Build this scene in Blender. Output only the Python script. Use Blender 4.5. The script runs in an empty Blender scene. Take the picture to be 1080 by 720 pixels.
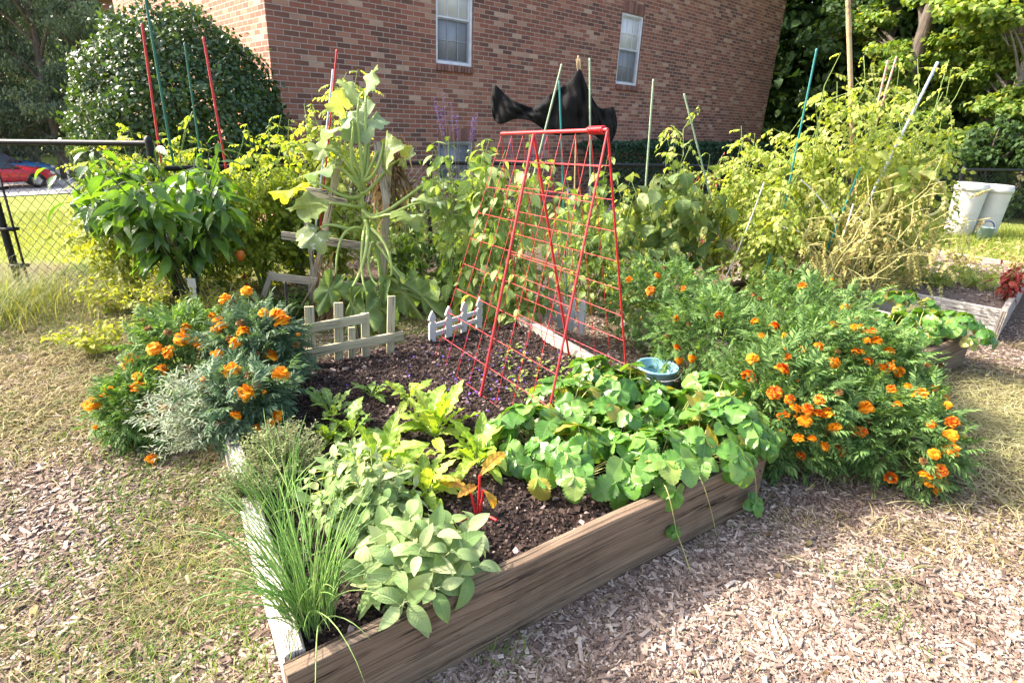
import bpy, math
import numpy as np
from mathutils import Matrix, Vector
PI = math.pi
R = np.random.default_rng(11)
C = bpy.context.scene.collection
# ------------------------------------------------------------------ camera model
H, F = 1.5, 600.0
PITCH, ROLL = math.radians(21.4), math.radians(2.6)
FW = np.array([0, math.cos(PITCH), -math.sin(PITCH)])
UP0 = np.array([0, math.sin(PITCH), math.cos(PITCH)])
R0 = np.array([1.0, 0, 0])
CX = math.cos(ROLL) * R0 + math.sin(ROLL) * UP0
CU = -math.sin(ROLL) * R0 + math.cos(ROLL) * UP0
CAM = np.array([0, 0, H])

def ray(x, y):
    return FW + (x - 540) / F * CX - (y - 360) / F * CU

def G(x, y, z=0.0):          # photo point -> world point on the level z
    d = ray(x, y)
    return CAM + d * (z - H) / d[2]

def AY(x, y, Y):             # photo point -> world point at the distance Y
    d = ray(x, y)
    return CAM + d * Y / d[1]

def HT(P, ytop):             # height of a thing standing at P whose top shows at ytop
    lo, hi = 0.0, 12.0
    for _ in range(40):
        m = (lo + hi) / 2
        v = np.array([P[0], P[1], m]) - CAM
        y = 360 - F * (v @ CU) / (v @ FW)
        lo, hi = (m, hi) if y > ytop else (lo, m)
    return lo

def PROJ(P):
    v = P - CAM
    z = v @ FW
    return 540 + F * (v @ CX) / z, 360 - F * (v @ CU) / z

def terrain(x, y):           # the lawn falls away to the car park on the left
    s = np.clip(-0.75 * x + 0.66 * y - 6.6, 0, 21)
    return -0.118 * s * s / (s + 0.8)

# ------------------------------------------------------------------ numpy noise
_vn = R.random((64, 64))
def vnoise(x, y):
    xi, yi = np.floor(x).astype(int), np.floor(y).astype(int)
    fx, fy = x - xi, y - yi
    fx, fy = fx * fx * (3 - 2 * fx), fy * fy * (3 - 2 * fy)
    a = _vn[xi % 64, yi % 64]; b = _vn[(xi + 1) % 64, yi % 64]
    c = _vn[xi % 64, (yi + 1) % 64]; d = _vn[(xi + 1) % 64, (yi + 1) % 64]
    return (a * (1 - fx) + b * fx) * (1 - fy) + (c * (1 - fx) + d * fx) * fy
def fnoise(x, y):
    return 0.55 * vnoise(x, y) + 0.3 * vnoise(x * 2.1 + 9, y * 2.1 + 3) + 0.15 * vnoise(x * 4.3 + 5, y * 4.3)

def norm(v):
    return v / np.maximum(np.linalg.norm(v, axis=-1, keepdims=True), 1e-9)

# ------------------------------------------------------------------ mesh buffer
class MB:
    def __init__(s):
        s.V, s.L, s.S, s.U, s.M, s.n = [], [], [], [], [], 0
    def raw(s, V, L, S, U=None, mi=0):
        V = np.asarray(V, float); L = np.asarray(L, int); S = np.asarray(S, int)
        s.V.append(V); s.L.append(L + s.n); s.S.append(S)
        s.U.append(np.zeros((len(L), 2)) if U is None else U)
        s.M.append(np.full(len(S), mi)); s.n += len(V)
        return s
    def inst(s, tpl, M, O, mi=0):        # copies of a small template: M (k,3,3) column axes, O (k,3)
        V, L, S, U = tpl
        k, n = len(O), len(V)
        if k == 0: return s
        W = np.einsum('kij,nj->kni', M, V) + O[:, None, :]
        LL = (L[None, :] + (np.arange(k) * n)[:, None]).ravel()
        return s.raw(W.reshape(-1, 3), LL, np.tile(S, k), np.tile(U[L], (k, 1)), mi)
    def grid(s, P, uv=None, mi=0, closed=False):      # P (k,a,b,3) sheets of a x b points
        k, a, b = P.shape[:3]
        i, j = np.meshgrid(np.arange(a - 1), np.arange(b if closed else b - 1), indexing='ij')
        j2 = (j + 1) % b
        q = np.stack([i * b + j, i * b + j2, (i + 1) * b + j2, (i + 1) * b + j], -1).reshape(-1)
        LL = (q[None] + (np.arange(k) * a * b)[:, None]).ravel()
        if uv is None:
            u, v = np.meshgrid(np.linspace(0, 1, a), np.linspace(0, 1, b), indexing='ij')
            uv = np.stack([v, u], -1).reshape(-1, 2)
        return s.raw(P.reshape(-1, 3), LL, np.full(len(LL) // 4, 4), np.tile(uv[q], (k, 1)), mi)
    def tubes(s, P, r, sides=5, mi=0):   # P (k,n,3) centre lines, r (n,), (k,n) or number
        P = np.asarray(P, float)
        if P.ndim == 2: P = P[None]
        k, n = P.shape[:2]
        r = np.broadcast_to(np.asarray(r, float), (k, n))
        T = norm(np.gradient(P, axis=1))
        D = norm(P[:, -1] - P[:, 0] + 1e-7)
        ref = np.where(np.abs(D[:, 2:3]) > 0.75, np.array([[1.0, 0.13, 0]]), np.array([[0.05, 0.1, 1.0]]))
        A = norm(np.cross(T, ref[:, None, :])); B = np.cross(T, A)
        th = np.arange(sides) / sides * 2 * PI
        ring = A[:, :, None, :] * np.cos(th)[None, None, :, None] + B[:, :, None, :] * np.sin(th)[None, None, :, None]
        Q = P[:, :, None, :] + ring * r[:, :, None, None]
        ln = float(np.mean(np.linalg.norm(P[:, -1] - P[:, 0], axis=-1)))
        u, v = np.meshgrid(np.linspace(0, ln, n), np.linspace(0, 1, sides), indexing='ij')
        s.grid(Q, np.stack([v, u], -1).reshape(-1, 2), mi, closed=True)
        if sides > 3:                      # end caps
            for e in (0, n - 1):
                q = np.arange(sides)[::(1 if e else -1)]
                s.raw(Q[:, e].reshape(-1, 3), (q[None] + (np.arange(k) * sides)[:, None]).ravel(), np.full(k, sides), None, mi)
        return s
    def ribbons(s, P, w, side, mi=0):    # flat blades, P (k,n,3), w (n,) or (k,n), side (k,3)
        k, n = P.shape[:2]
        w = np.broadcast_to(np.asarray(w, float), (k, n))[:, :, None]
        Q = np.stack([P - w * side[:, None, :], P + w * side[:, None, :]], 2)
        return s.grid(Q, None, mi)
    def box(s, c, size, rot=None, mi=0, bev=0.0):
        x, y, z = [v / 2 for v in size]
        b = min(bev, x * .9, y * .9, z * .9)
        if b <= 0:
            V = np.array([[sx * x, sy * y, sz * z] for sx in (-1, 1) for sy in (-1, 1) for sz in (-1, 1)])
            Fs = [(0, 1, 3, 2), (4, 6, 7, 5), (0, 4, 5, 1), (2, 3, 7, 6), (0, 2, 6, 4), (1, 5, 7, 3)]
            ax = {0: (1, 2), 1: (1, 2), 2: (0, 2), 3: (0, 2), 4: (0, 1), 5: (0, 1)}
            Ls, Us = [], []
            for i, f in enumerate(Fs):
                for q in f:
                    Ls.append(q); Us.append(V[q][list(ax[i])])
            S = [4] * 6
        else:
            bm = __import__('bmesh').new()
            __import__('bmesh').ops.create_cube(bm, size=1.0)
            for q in bm.verts: q.co = Vector((q.co.x * 2 * x, q.co.y * 2 * y, q.co.z * 2 * z))
            __import__('bmesh').ops.bevel(bm, geom=list(bm.edges), offset=b, segments=2, affect='EDGES', profile=.6)
            V = np.array([q.co[:] for q in bm.verts]); Ls, Us, S = [], [], []
            for f in bm.faces:
                a = int(np.argmax(np.abs(np.array(f.normal))))
                ks = [q for q in range(3) if q != a]
                for q in f.verts:
                    Ls.append(q.index); Us.append([q.co[ks[0]], q.co[ks[1]]])
                S.append(len(f.verts))
            bm.free()
        if rot is not None: V = V @ np.asarray(rot).T
        return s.raw(V + np.asarray(c), Ls, S, np.array(Us), mi)
    def lathe(s, prof, n=24, mi=0, c=(0, 0, 0)):      # prof: (radius, z) from the bottom up
        th = np.arange(n) / n * 2 * PI
        p = np.array(prof, float)
        Q = np.stack([p[:, 0:1] * np.cos(th), p[:, 0:1] * np.sin(th), np.repeat(p[:, 1:2], n, 1)], -1) + np.asarray(c)
        return s.grid(Q[None], None, mi, closed=True)
    def tpl(s):
        L = np.concatenate(s.L); V = np.concatenate(s.V); S = np.concatenate(s.S); Ul = np.concatenate(s.U)
        U = np.zeros((len(V), 2)); U[L] = Ul
        return V, L, S, U
    def build(s, name, mats, parent=None, smooth=True, loc=None):
        V = np.concatenate(s.V); L = np.concatenate(s.L); S = np.concatenate(s.S)
        U = np.concatenate(s.U); M = np.concatenate(s.M)
        me = bpy.data.meshes.new(name)
        me.vertices.add(len(V)); me.vertices.foreach_set('co', V.astype('f4').ravel())
        me.loops.add(len(L)); me.loops.foreach_set('vertex_index', L.astype('i4'))
        me.polygons.add(len(S))
        me.polygons.foreach_set('loop_start', np.concatenate([[0], np.cumsum(S)[:-1]]).astype('i4'))
        me.polygons.foreach_set('material_index', M.astype('i4'))
        me.polygons.foreach_set('use_smooth', np.full(len(S), smooth))
        ul = me.uv_layers.new(name='UVMap'); ul.data.foreach_set('uv', U.astype('f4').ravel())
        for m in (mats if isinstance(mats, (list, tuple)) else [mats]): me.materials.append(m)
        me.update(calc_edges=True)
        o = bpy.data.objects.new(name, me); C.objects.link(o)
        if parent is not None: o.parent = parent
        if loc is not None: o.location = loc
        return o

def tag(o, label=None, cat=None, group=None, kind=None):
    if label: o['label'] = label
    if cat: o['category'] = cat
    if group: o['group'] = group
    if kind: o['kind'] = kind
    return o

def thing(name, label, cat, loc=(0, 0, 0), group=None, rz=0.0):
    o = bpy.data.objects.new(name, None); C.objects.link(o)
    o.empty_display_size = 0.1
    o.location = tuple(float(v) for v in loc); o.rotation_euler = (0, 0, rz)
    return tag(o, label, cat, group)

def copy_tree(o, parent=None):
    c = o.copy(); C.objects.link(c)
    if parent is not None: c.parent = parent
    for ch in list(o.children): copy_tree(ch, c)
    return c

# ------------------------------------------------------------------ materials
class NT:
    def __init__(s, name):
        s.m = bpy.data.materials.new(name); s.m.use_nodes = True
        s.t = s.m.node_tree; s.t.nodes.clear()
        s.out = s.n('ShaderNodeOutputMaterial')
    def n(s, t, **k):
        o = s.t.nodes.new(t)
        for a, v in k.items(): setattr(o, a, v)
        return o
    def l(s, a, b): s.t.links.new(a, b)
    def put(s, sock, v):
        if hasattr(v, 'is_output') or hasattr(v, 'links'): s.l(v, sock)
        elif isinstance(v, (tuple, list)) and len(v) == 3 and sock.type == 'RGBA': sock.default_value = (*v, 1)
        else: sock.default_value = v
    def math(s, op, a, b=0.0, c=None, clamp=False):
        o = s.n('ShaderNodeMath', operation=op, use_clamp=clamp)
        s.put(o.inputs[0], a); s.put(o.inputs[1], b)
        if c is not None: s.put(o.inputs[2], c)
        return o.outputs[0]
    def mix(s, f, a, b, mode='MIX'):
        o = s.n('ShaderNodeMix', data_type='RGBA', blend_type=mode)
        s.put(o.inputs[0], f); s.put(o.inputs[6], a); s.put(o.inputs[7], b)
        return o.outputs[2]
    def ramp(s, f, stops, interp='LINEAR'):
        o = s.n('ShaderNodeValToRGB'); e = o.color_ramp.elements; o.color_ramp.interpolation = interp
        while len(e) > 1: e.remove(e[-1])
        e[0].position = stops[0][0]; e[0].color = (*stops[0][1], 1)
        for p, c in stops[1:]:
            q = e.new(p); q.color = (*c, 1)
        s.put(o.inputs[0], f)
        return o.outputs[0]
    def noise(s, scale, vec=None, detail=4.0, rough=.55, out='Fac', dist=0.0):
        o = s.n('ShaderNodeTexNoise'); o.inputs['Scale'].default_value = scale
        o.inputs['Detail'].default_value = detail; o.inputs['Roughness'].default_value = rough
        o.inputs['Distortion'].default_value = dist
        if vec is not None: s.l(vec, o.inputs['Vector'])
        return o.outputs[out]
    def coord(s, w='Object'):
        return s.n('ShaderNodeTexCoord').outputs[w]
    def mapping(s, vec, scale=(1, 1, 1), loc=(0, 0, 0)):
        o = s.n('ShaderNodeMapping'); s.l(vec, o.inputs[0])
        o.inputs['Scale'].default_value = scale; o.inputs['Location'].default_value = loc
        return o.outputs[0]
    def maprange(s, v, a, b, c=0.0, d=1.0):
        o = s.n('ShaderNodeMapRange'); s.put(o.inputs[0], v)
        for i, q in enumerate((a, b, c, d)): o.inputs[i + 1].default_value = q
        return o.outputs[0]
    def bump(s, h, strength=.3, dist=.01):
        o = s.n('ShaderNodeBump'); o.inputs['Strength'].default_value = strength; o.inputs['Distance'].default_value = dist
        s.put(o.inputs['Height'], h); return o.outputs[0]
    def pbr(s, col, rough=.6, spec=.3, metal=0.0, normal=None, **k):
        o = s.n('ShaderNodeBsdfPrincipled')
        s.put(o.inputs['Base Color'], col); s.put(o.inputs['Roughness'], rough)
        s.put(o.inputs['Specular IOR Level'], spec); s.put(o.inputs['Metallic'], metal)
        if normal is not None: s.l(normal, o.inputs['Normal'])
        for a, v in k.items(): s.put(o.inputs[a.replace('_', ' ')], v)
        return o.outputs[0]
    def done(s, sh):
        s.l(sh, s.out.inputs[0]); return s.m

def island(t): return t.n('ShaderNodeNewGeometry').outputs['Random Per Island']

def leafmat(name, cols, tr=.4, trcol=(1.5, 1.35, .45), rough=.5, spec=.3, vein=0.0, veincol=None, nlat=7, slope=3.0, mott=.5, spots=None, old=None, bumpy=.5, blem=None):
    t = NT(name)
    r = island(t)
    n = len(cols)
    st_ = [(i / max(1, n - 1) * (.93 if old else 1), q) for i, q in enumerate(cols)] + ([(.985, old)] if old else [])
    c = t.ramp(r, st_)
    nz = t.noise(9.0, t.coord(), 3)
    c = t.mix(1.0, c, t.ramp(nz, [(.3, (1 - mott * .5,) * 3), (.7, (1 + mott * .5,) * 3)]), 'MULTIPLY')
    if spots:
        c = t.mix(t.maprange(t.noise(28.0, t.coord(), 3), .56, .68), c, spots)
    if blem:
        c = t.mix(t.maprange(t.noise(70.0, t.coord(), 2), .66, .72, 0, .85), c, blem)
    nrm = None
    if vein > 0:
        sp = t.n('ShaderNodeSeparateXYZ'); t.l(t.coord('UV'), sp.inputs[0])
        au = t.math('ABSOLUTE', t.math('SUBTRACT', sp.outputs[0], .5))
        mid = t.maprange(au, .05, .015)
        lat = t.math('FRACT', t.math('SUBTRACT', t.math('MULTIPLY', sp.outputs[1], nlat), t.math('MULTIPLY', au, slope)))
        lat = t.math('ABSOLUTE', t.math('SUBTRACT', lat, .5))
        lv = t.maprange(lat, .12, .02)
        m = t.math('MAXIMUM', mid, t.math('MULTIPLY', lv, .6))
        c = t.mix(t.math('MULTIPLY', m, vein), c, veincol or tuple(min(1, q * 1.7 + .05) for q in cols[-1]))
        nrm = t.bump(t.math('SUBTRACT', lat, t.math('MULTIPLY', mid, .6)), bumpy, .004)
    a = t.pbr(c, rough, spec, normal=nrm)
    b = t.n('ShaderNodeBsdfTranslucent'); t.l(t.mix(1.0, c, trcol, 'MULTIPLY'), b.inputs[0])
    x = t.n('ShaderNodeMixShader'); x.inputs[0].default_value = tr
    t.l(a, x.inputs[1]); t.l(b.outputs[0], x.inputs[2])
    return t.done(x.outputs[0])

def stemmat(name, a, b, rough=.55):
    t = NT(name)
    return t.done(t.pbr(t.mix(t.noise(14, t.coord()), a, b), rough, .3))

def paint(name, col, rough=.45, spec=.4, wear=None, metal=0.0, amt=.62):
    t = NT(name); co = t.coord()
    c = t.mix(t.maprange(t.noise(11, co, 5), .35, .7), col, tuple(q * .8 for q in col))
    if wear: c = t.mix(t.maprange(t.noise(30, co, 6, .7), amt, amt + .1), c, wear)
    return t.done(t.pbr(c, t.maprange(t.noise(20, co), .3, .7, rough * .8, min(1, rough * 1.25)), spec, metal, t.bump(t.noise(60, co), .12, .002)))

def woodmat(name, a, b, dark, gx=22.0, gl=1.2, rough=.8, stain=.5):
    # grain runs along the UV's first axis (metres)
    t = NT(name); uv = t.coord('UV'); ob = t.coord()
    g1 = t.noise(1.0, t.mapping(uv, (gl * 1.6, gx * 3, 1)), 6, .65, dist=.6)
    g2 = t.noise(1.0, t.mapping(uv, (gl * 5, gx * 14, 1)), 3, .6)
    c = t.mix(t.maprange(g1, .3, .72), a, b)
    c = t.mix(t.math('MULTIPLY', t.maprange(g2, .5, .66), .75), c, dark)
    c = t.mix(t.math('MULTIPLY', t.maprange(t.noise(3.5, ob, 5, .6), .5, .75), stain), c, dark)
    ck = t.math('ABSOLUTE', t.math('SUBTRACT', t.noise(1.0, t.mapping(uv, (.5, 11.0, 1), (3.1, 1.7, 0)), 5, .6), .5))
    crack = t.math('MULTIPLY', t.maprange(ck, .011, .003), t.maprange(t.noise(1.3, ob, 3), .42, .58))
    c = t.mix(t.math('MULTIPLY', crack, .85), c, tuple(q * .3 for q in dark))
    wv = t.n('ShaderNodeTexVoronoi'); wv.inputs['Scale'].default_value = 1.0
    t.l(t.mapping(uv, (2.3, 9.0, 1)), wv.inputs['Vector'])
    kn = t.maprange(wv.outputs['Distance'], .1, .05)
    c = t.mix(t.math('MULTIPLY', kn, .5), c, dark)
    h = t.math('SUBTRACT', t.math('ADD', g1, t.math('MULTIPLY', g2, .8)), t.math('MULTIPLY', crack, 1.5))
    return t.done(t.pbr(c, rough, .2, normal=t.bump(h, .7, .007)))

# leaf outline helpers -----------------------------------------------------------------
def leaf_t(n=6, m=2, w=.3, a=.7, b=1.0, droop=.25, fold=.25, wave=0.0, wn=3.0, serr=0.0, twist=0.0, tipw=0.0, ph=0.0):
    """A leaf of length 1 along +Y: half width w*sin(pi t^a)^b, m cells across, n along."""
    t = np.linspace(0, 1, n + 1); s = np.linspace(-1, 1, m + 1)
    hw = w * np.maximum(np.sin(PI * np.clip(t, 0.0, 1) ** a), 0) ** b + tipw * t * w
    hw[0] = max(hw[0], .012); hw[-1] = max(hw[-1], .004)
    if serr:
        hw = hw * (1 + serr * np.where(np.arange(n + 1) % 2 == 0, .5, -.5))
    T, Sg = np.meshgrid(t, s, indexing='ij')
    X = Sg * hw[:, None]
    ang = droop * T * 2.0
    Y = np.cumsum(np.concatenate([np.zeros((1, m + 1)), np.diff(T, axis=0) * np.cos(ang[1:])]), 0)
    Z = -np.cumsum(np.concatenate([np.zeros((1, m + 1)), np.diff(T, axis=0) * np.sin(ang[1:])]), 0)
    Z = Z + fold * np.abs(X) + wave * np.sin(T * wn * 2 * PI + Sg * 1.3 + ph) * np.abs(Sg) ** 1.5 * np.sin(PI * T) ** .5
    Z = Z + twist * X * T
    V = np.stack([X, Y, Z], -1).reshape(-1, 3)
    b2 = m + 1
    i, j = np.meshgrid(np.arange(n), np.arange(m), indexing='ij')
    q = np.stack([i * b2 + j, i * b2 + j + 1, (i + 1) * b2 + j + 1, (i + 1) * b2 + j], -1).reshape(-1)
    U = np.stack([(Sg + 1) / 2, T], -1).reshape(-1, 2)
    return V, q, np.full(len(q) // 4, 4), U

def frames(d, up, roll=None, scale=1.0, wscale=None):
    d = norm(d); x = np.cross(d, up); bad = np.linalg.norm(x, axis=-1) < 1e-3
    x[bad] = [1, 0, 0]; x = norm(x); z = np.cross(x, d)
    if roll is not None:
        c, s = np.cos(roll)[:, None], np.sin(roll)[:, None]
        x, z = x * c + z * s, z * c - x * s
    sc = np.broadcast_to(np.asarray(scale, float), (len(d),))[:, None]
    ws = sc if wscale is None else sc * np.broadcast_to(np.asarray(wscale, float), (len(d),))[:, None]
    return np.stack([x * ws, d * sc, z * sc], -1)

def scatter(mb, tpls, O, d, up, size, roll=None, mi=0, rng=R):
    """Spread the leaf templates over positions O."""
    k = len(O)
    if k == 0: return
    M = frames(d, up, roll, size)
    ch = rng.integers(0, len(tpls), k)
    for i, tp in enumerate(tpls):
        q = ch == i
        if q.any(): mb.inst(tp, M[q], O[q], mi)

def compound(leaflets, rachis=.006, rmi=0):
    """leaflets: list of (tpl, base xy, angle, size, tilt)"""
    mb = MB()
    for tp, (x, y, z), ang, sz, tilt in leaflets:
        d = np.array([[math.sin(ang), math.cos(ang), -tilt]])
        mb.inst(tp, frames(d, np.array([[0, 0, 1.0]]), None, sz), np.array([[x, y, z]]))
    if rachis:
        ys = np.linspace(0, max(l[1][1] for l in leaflets), 5)
        zs = np.interp(ys, [l[1][1] for l in sorted(leaflets, key=lambda q: q[1][1])], [l[1][2] for l in sorted(leaflets, key=lambda q: q[1][1])])
        mb.tubes(np.stack([ys * 0, ys, zs - .002], -1), rachis, 3)
    return mb.tpl()

def pinnate(npairs, tp, ll=.32, droop=.25, tipscale=1.0, spread=1.1, jitter=0.15, rng=R, start=.25, rach=.008, shape=None):
    L = []
    for i in range(npairs):
        t = start + (1 - start) * i / npairs
        sz = ll * (shape(t) if shape else (.75 + .35 * math.sin(PI * t)))
        z = -droop * t * t
        for s in (-1, 1):
            L.append((tp, (0, t, z), s * (spread + rng.uniform(-jitter, jitter)), sz * rng.uniform(.85, 1.12), .15 + rng.uniform(-.2, .35)))
    L.append((tp, (0, .97, -droop), 0.0, ll * tipscale, .35))
    return compound(L, rach)
# ================================================================== SETTING
def ground_mat():
    t = NT('ground_soil_and_lawn'); co = t.coord()
    zone = t.n('ShaderNodeAttribute', attribute_name='zone').outputs['Fac']
    straw = t.n('ShaderNodeAttribute', attribute_name='straw').outputs['Fac']
    n1 = t.noise(2.2, co, 5); n2 = t.noise(38, co, 5, .7); n3 = t.noise(160, co, 3, .7)
    mul = t.ramp(n2, [(.25, (.05, .034, .026)), (.5, (.12, .085, .065)), (.75, (.24, .18, .14))])
    stw = t.ramp(n3, [(.3, (.07, .052, .03)), (.55, (.15, .115, .06)), (.75, (.27, .22, .12))])
    lw = t.ramp(t.noise(60, co, 5, .75), [(.3, (.11, .14, .025)), (.55, (.22, .265, .05)), (.75, (.33, .35, .10))])
    lw = t.mix(t.maprange(n1, .4, .7, 0, .55), lw, (.26, .27, .07))
    c = t.mix(straw, mul, stw)
    c = t.mix(zone, c, lw)
    h = t.math('ADD', t.math('MULTIPLY', n2, 1.0), t.math('MULTIPLY', n3, .5))
    return t.done(t.pbr(c, .95, .1, normal=t.bump(h, .6, .02)))

def g_axis(lo, hi, near_lo, near_hi, step, n_out):
    a = np.arange(near_lo, near_hi + 1e-6, step)
    k = np.arange(1, n_out + 1) / n_out
    lo_p = near_lo - (near_lo - lo) * k ** 2.4; hi_p = near_hi + (hi - near_hi) * k ** 2.4
    return np.concatenate([lo_p[::-1], a, hi_p])

FENCE_LEFT = [np.array([-7.2, 4.75]), np.array([-2.75, 4.44])]
FENCE_BACK = [np.array([-2.75, 4.44]), np.array([-0.95, 6.2]), np.array([11.0, 11.5])]

def straw_mask(x, y):
    n = fnoise(x * 1.7 + 20, y * 1.7 + 7)
    left = np.clip((n - .53) * 5, 0, 1) * (x < -.2)
    m = np.maximum(left, np.clip((n - .58) * 5, 0, 1) * .8)
    rt = np.clip(1.2 - np.hypot((x - 3.0) / 1.5, (y - 2.75) / .95), 0, 1) * 2.2
    bl = np.clip(1.4 - np.hypot((x + 3.0) / 1.2, (y - 3.6) / 1.6), 0, 1) * 2
    front_chips = np.clip(1.25 - np.hypot((x - .85) / 1.5, (y - .9) / .85), 0, 1) * 3
    return np.clip(np.maximum(np.maximum(m, rt), bl) - front_chips, 0, 1)

def lawn_mask(x, y):
    n = (fnoise(x * 2.5, y * 2.5) - .5) * .7
    a = np.clip((y + n - (4.75 - .1 * (x + 3))) * 1.6, 0, 1) * np.clip((-1.6 - x) * .8, 0, 1)
    b = np.clip((y + n - (6.4 + .42 * np.maximum(x + 1, 0))) * 1.2, 0, 1)
    c = np.clip((y + n - 6.2) * .9, 0, 1) * np.clip((x - 4.4) * .9, 0, 1)
    return np.maximum(np.maximum(a, b), c * .9)

xs = g_axis(-140, 140, -5.5, 5.5, .07, 60); ys = g_axis(-60, 170, -.2, 6.6, .07, 60)
gx, gy = np.meshgrid(xs, ys, indexing='ij')
gz = terrain(gx, gy) + (fnoise(gx * 1.3, gy * 1.3) - .5) * .05 * (np.hypot(gx, gy) < 14)
def ground_z(x, y): return terrain(x, y) + (fnoise(x * 1.3, y * 1.3) - .5) * .05 * (np.hypot(x, y) < 14)
mb = MB(); mb.grid(np.stack([gx, gy, gz], -1)[None])
ground = mb.build('ground', ground_mat())
tag(ground, 'mulched garden paths running into a sunny lawn that slopes away', None, None, 'structure')
for nm, f in (('zone', lawn_mask), ('straw', straw_mask)):
    a = ground.data.attributes.new(nm, 'FLOAT', 'POINT')
    a.data.foreach_set('value', f(gx, gy).astype('f4').ravel())

def on_terrain(px, py):
    d = ray(px, py)
    for t_ in np.linspace(1, 90, 8000):
        P = CAM + d * t_
        if P[2] < terrain(P[0], P[1]): return P
    return P

# parking strip --------------------------------------------------------------
PK = on_terrain(30, 200)
e1 = np.array([.66, .75]); e2 = np.array([-.75, .66])
u_, v_ = np.meshgrid(np.linspace(-30, 22, 60), np.linspace(-2.2, 9, 16), indexing='ij')
px_, py_ = PK[0] + e1[0] * u_ + e2[0] * v_, PK[1] + e1[1] * u_ + e2[1] * v_
mb = MB(); mb.grid(np.stack([px_, py_, terrain(px_, py_) + .035], -1)[None])
t = NT('pale_worn_concrete'); co = t.coord()
cm = t.done(t.pbr(t.ramp(t.noise(3, co, 6), [(.3, (.36, .34, .31)), (.7, (.5, .48, .44))]), .9, .2, normal=t.bump(t.noise(80, co), .2, .01)))
tag(mb.build('parking_lot', cm), 'pale concrete parking strip past the lawn', None, None, 'structure')

# building --------------------------------------------------------------------
def brick_mat():
    t = NT('red_brown_brick'); uv = t.coord('UV')
    b = t.n('ShaderNodeTexBrick'); t.l(uv, b.inputs['Vector'])
    b.offset = .5; b.squash = 1.0
    b.inputs['Color1'].default_value = (0, 0, 0, 1); b.inputs['Color2'].default_value = (1, 1, 1, 1)
    b.inputs['Mortar'].default_value = (.5, .5, .5, 1)
    b.inputs['Scale'].default_value = 1.0; b.inputs['Mortar Size'].default_value = .0062
    b.inputs['Mortar Smooth'].default_value = .25; b.inputs['Bias'].default_value = 0.0
    b.inputs['Brick Width'].default_value = .2085; b.inputs['Row Height'].default_value = .0677
    br = t.ramp(b.outputs['Color'], [(0, (.085, .046, .038)), (.18, (.145, .066, .05)), (.40, (.215, .078, .054)), (.62, (.28, .098, .064)), (.8, (.33, .14, .092)), (.93, (.41, .225, .15)), (1, (.52, .35, .25))])
    br = t.mix(t.maprange(t.noise(45, uv, 4, .7), .3, .75, 0, .35), br, (.34, .15, .10))
    br = t.mix(t.maprange(t.noise(.7, uv, 3), .45, .7, 0, .45), br, (.36, .15, .095))
    br = t.mix(t.maprange(t.noise(1.0, t.mapping(uv, (1.6, .35, 1), (4, 2, 0)), 4), .5, .75, 0, .45), br, (.15, .075, .055))
    mo = t.ramp(t.noise(25, uv), [(.3, (.34, .26, .20)), (.7, (.46, .37, .30))])
    c = t.mix(b.outputs['Fac'], br, mo)
    h = t.math('ADD', t.math('MULTIPLY', b.outputs['Fac'], -1.0), t.math('MULTIPLY', t.noise(90, uv), .35))
    return t.done(t.pbr(c, .85, .2, normal=t.bump(h, .7, .008)))
BR = brick_mat()
t = NT('brick_on_edge'); uv = t.coord('UV')
cc = t.ramp(island(t), [(0, (.08, .042, .036)), (.4, (.19, .08, .062)), (.8, (.27, .12, .09)), (1, (.38, .2, .15))])
BRS = t.done(t.pbr(t.mix(t.maprange(t.noise(60, t.coord(), 4, .7), .3, .75, 0, .5), cc, (.34, .2, .16)), .85, .2, normal=t.bump(t.noise(90, t.coord()), .4, .006)))
MORT = paint('mortar', (.42, .36, .32), .9, .1)
WHITE = paint('white_window_vinyl', (.74, .73, .74), .4, .4)
t = NT('window_glass_with_pale_blind'); uv = t.coord('UV')
wv = t.math('FRACT', t.math('MULTIPLY', t.coord('Generated').node.outputs['Generated'] if False else t.n('ShaderNodeSeparateXYZ').outputs[2], 1.0))
bl = t.mix(t.noise(1.5, t.coord(), 3), (.62, .60, .58), (.74, .72, .70))
GL_UP = t.done(t.pbr(bl, .12, .6))
t = NT('window_glass_behind_insect_screen')
GL_LO = t.done(t.pbr(t.mix(t.noise(2.0, t.coord(), 3), (.20, .20, .21), (.29, .29, .30)), .35, .5))
GL_DK = paint('dim_basement_glass', (.22, .22, .23), .25, .6)

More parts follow.
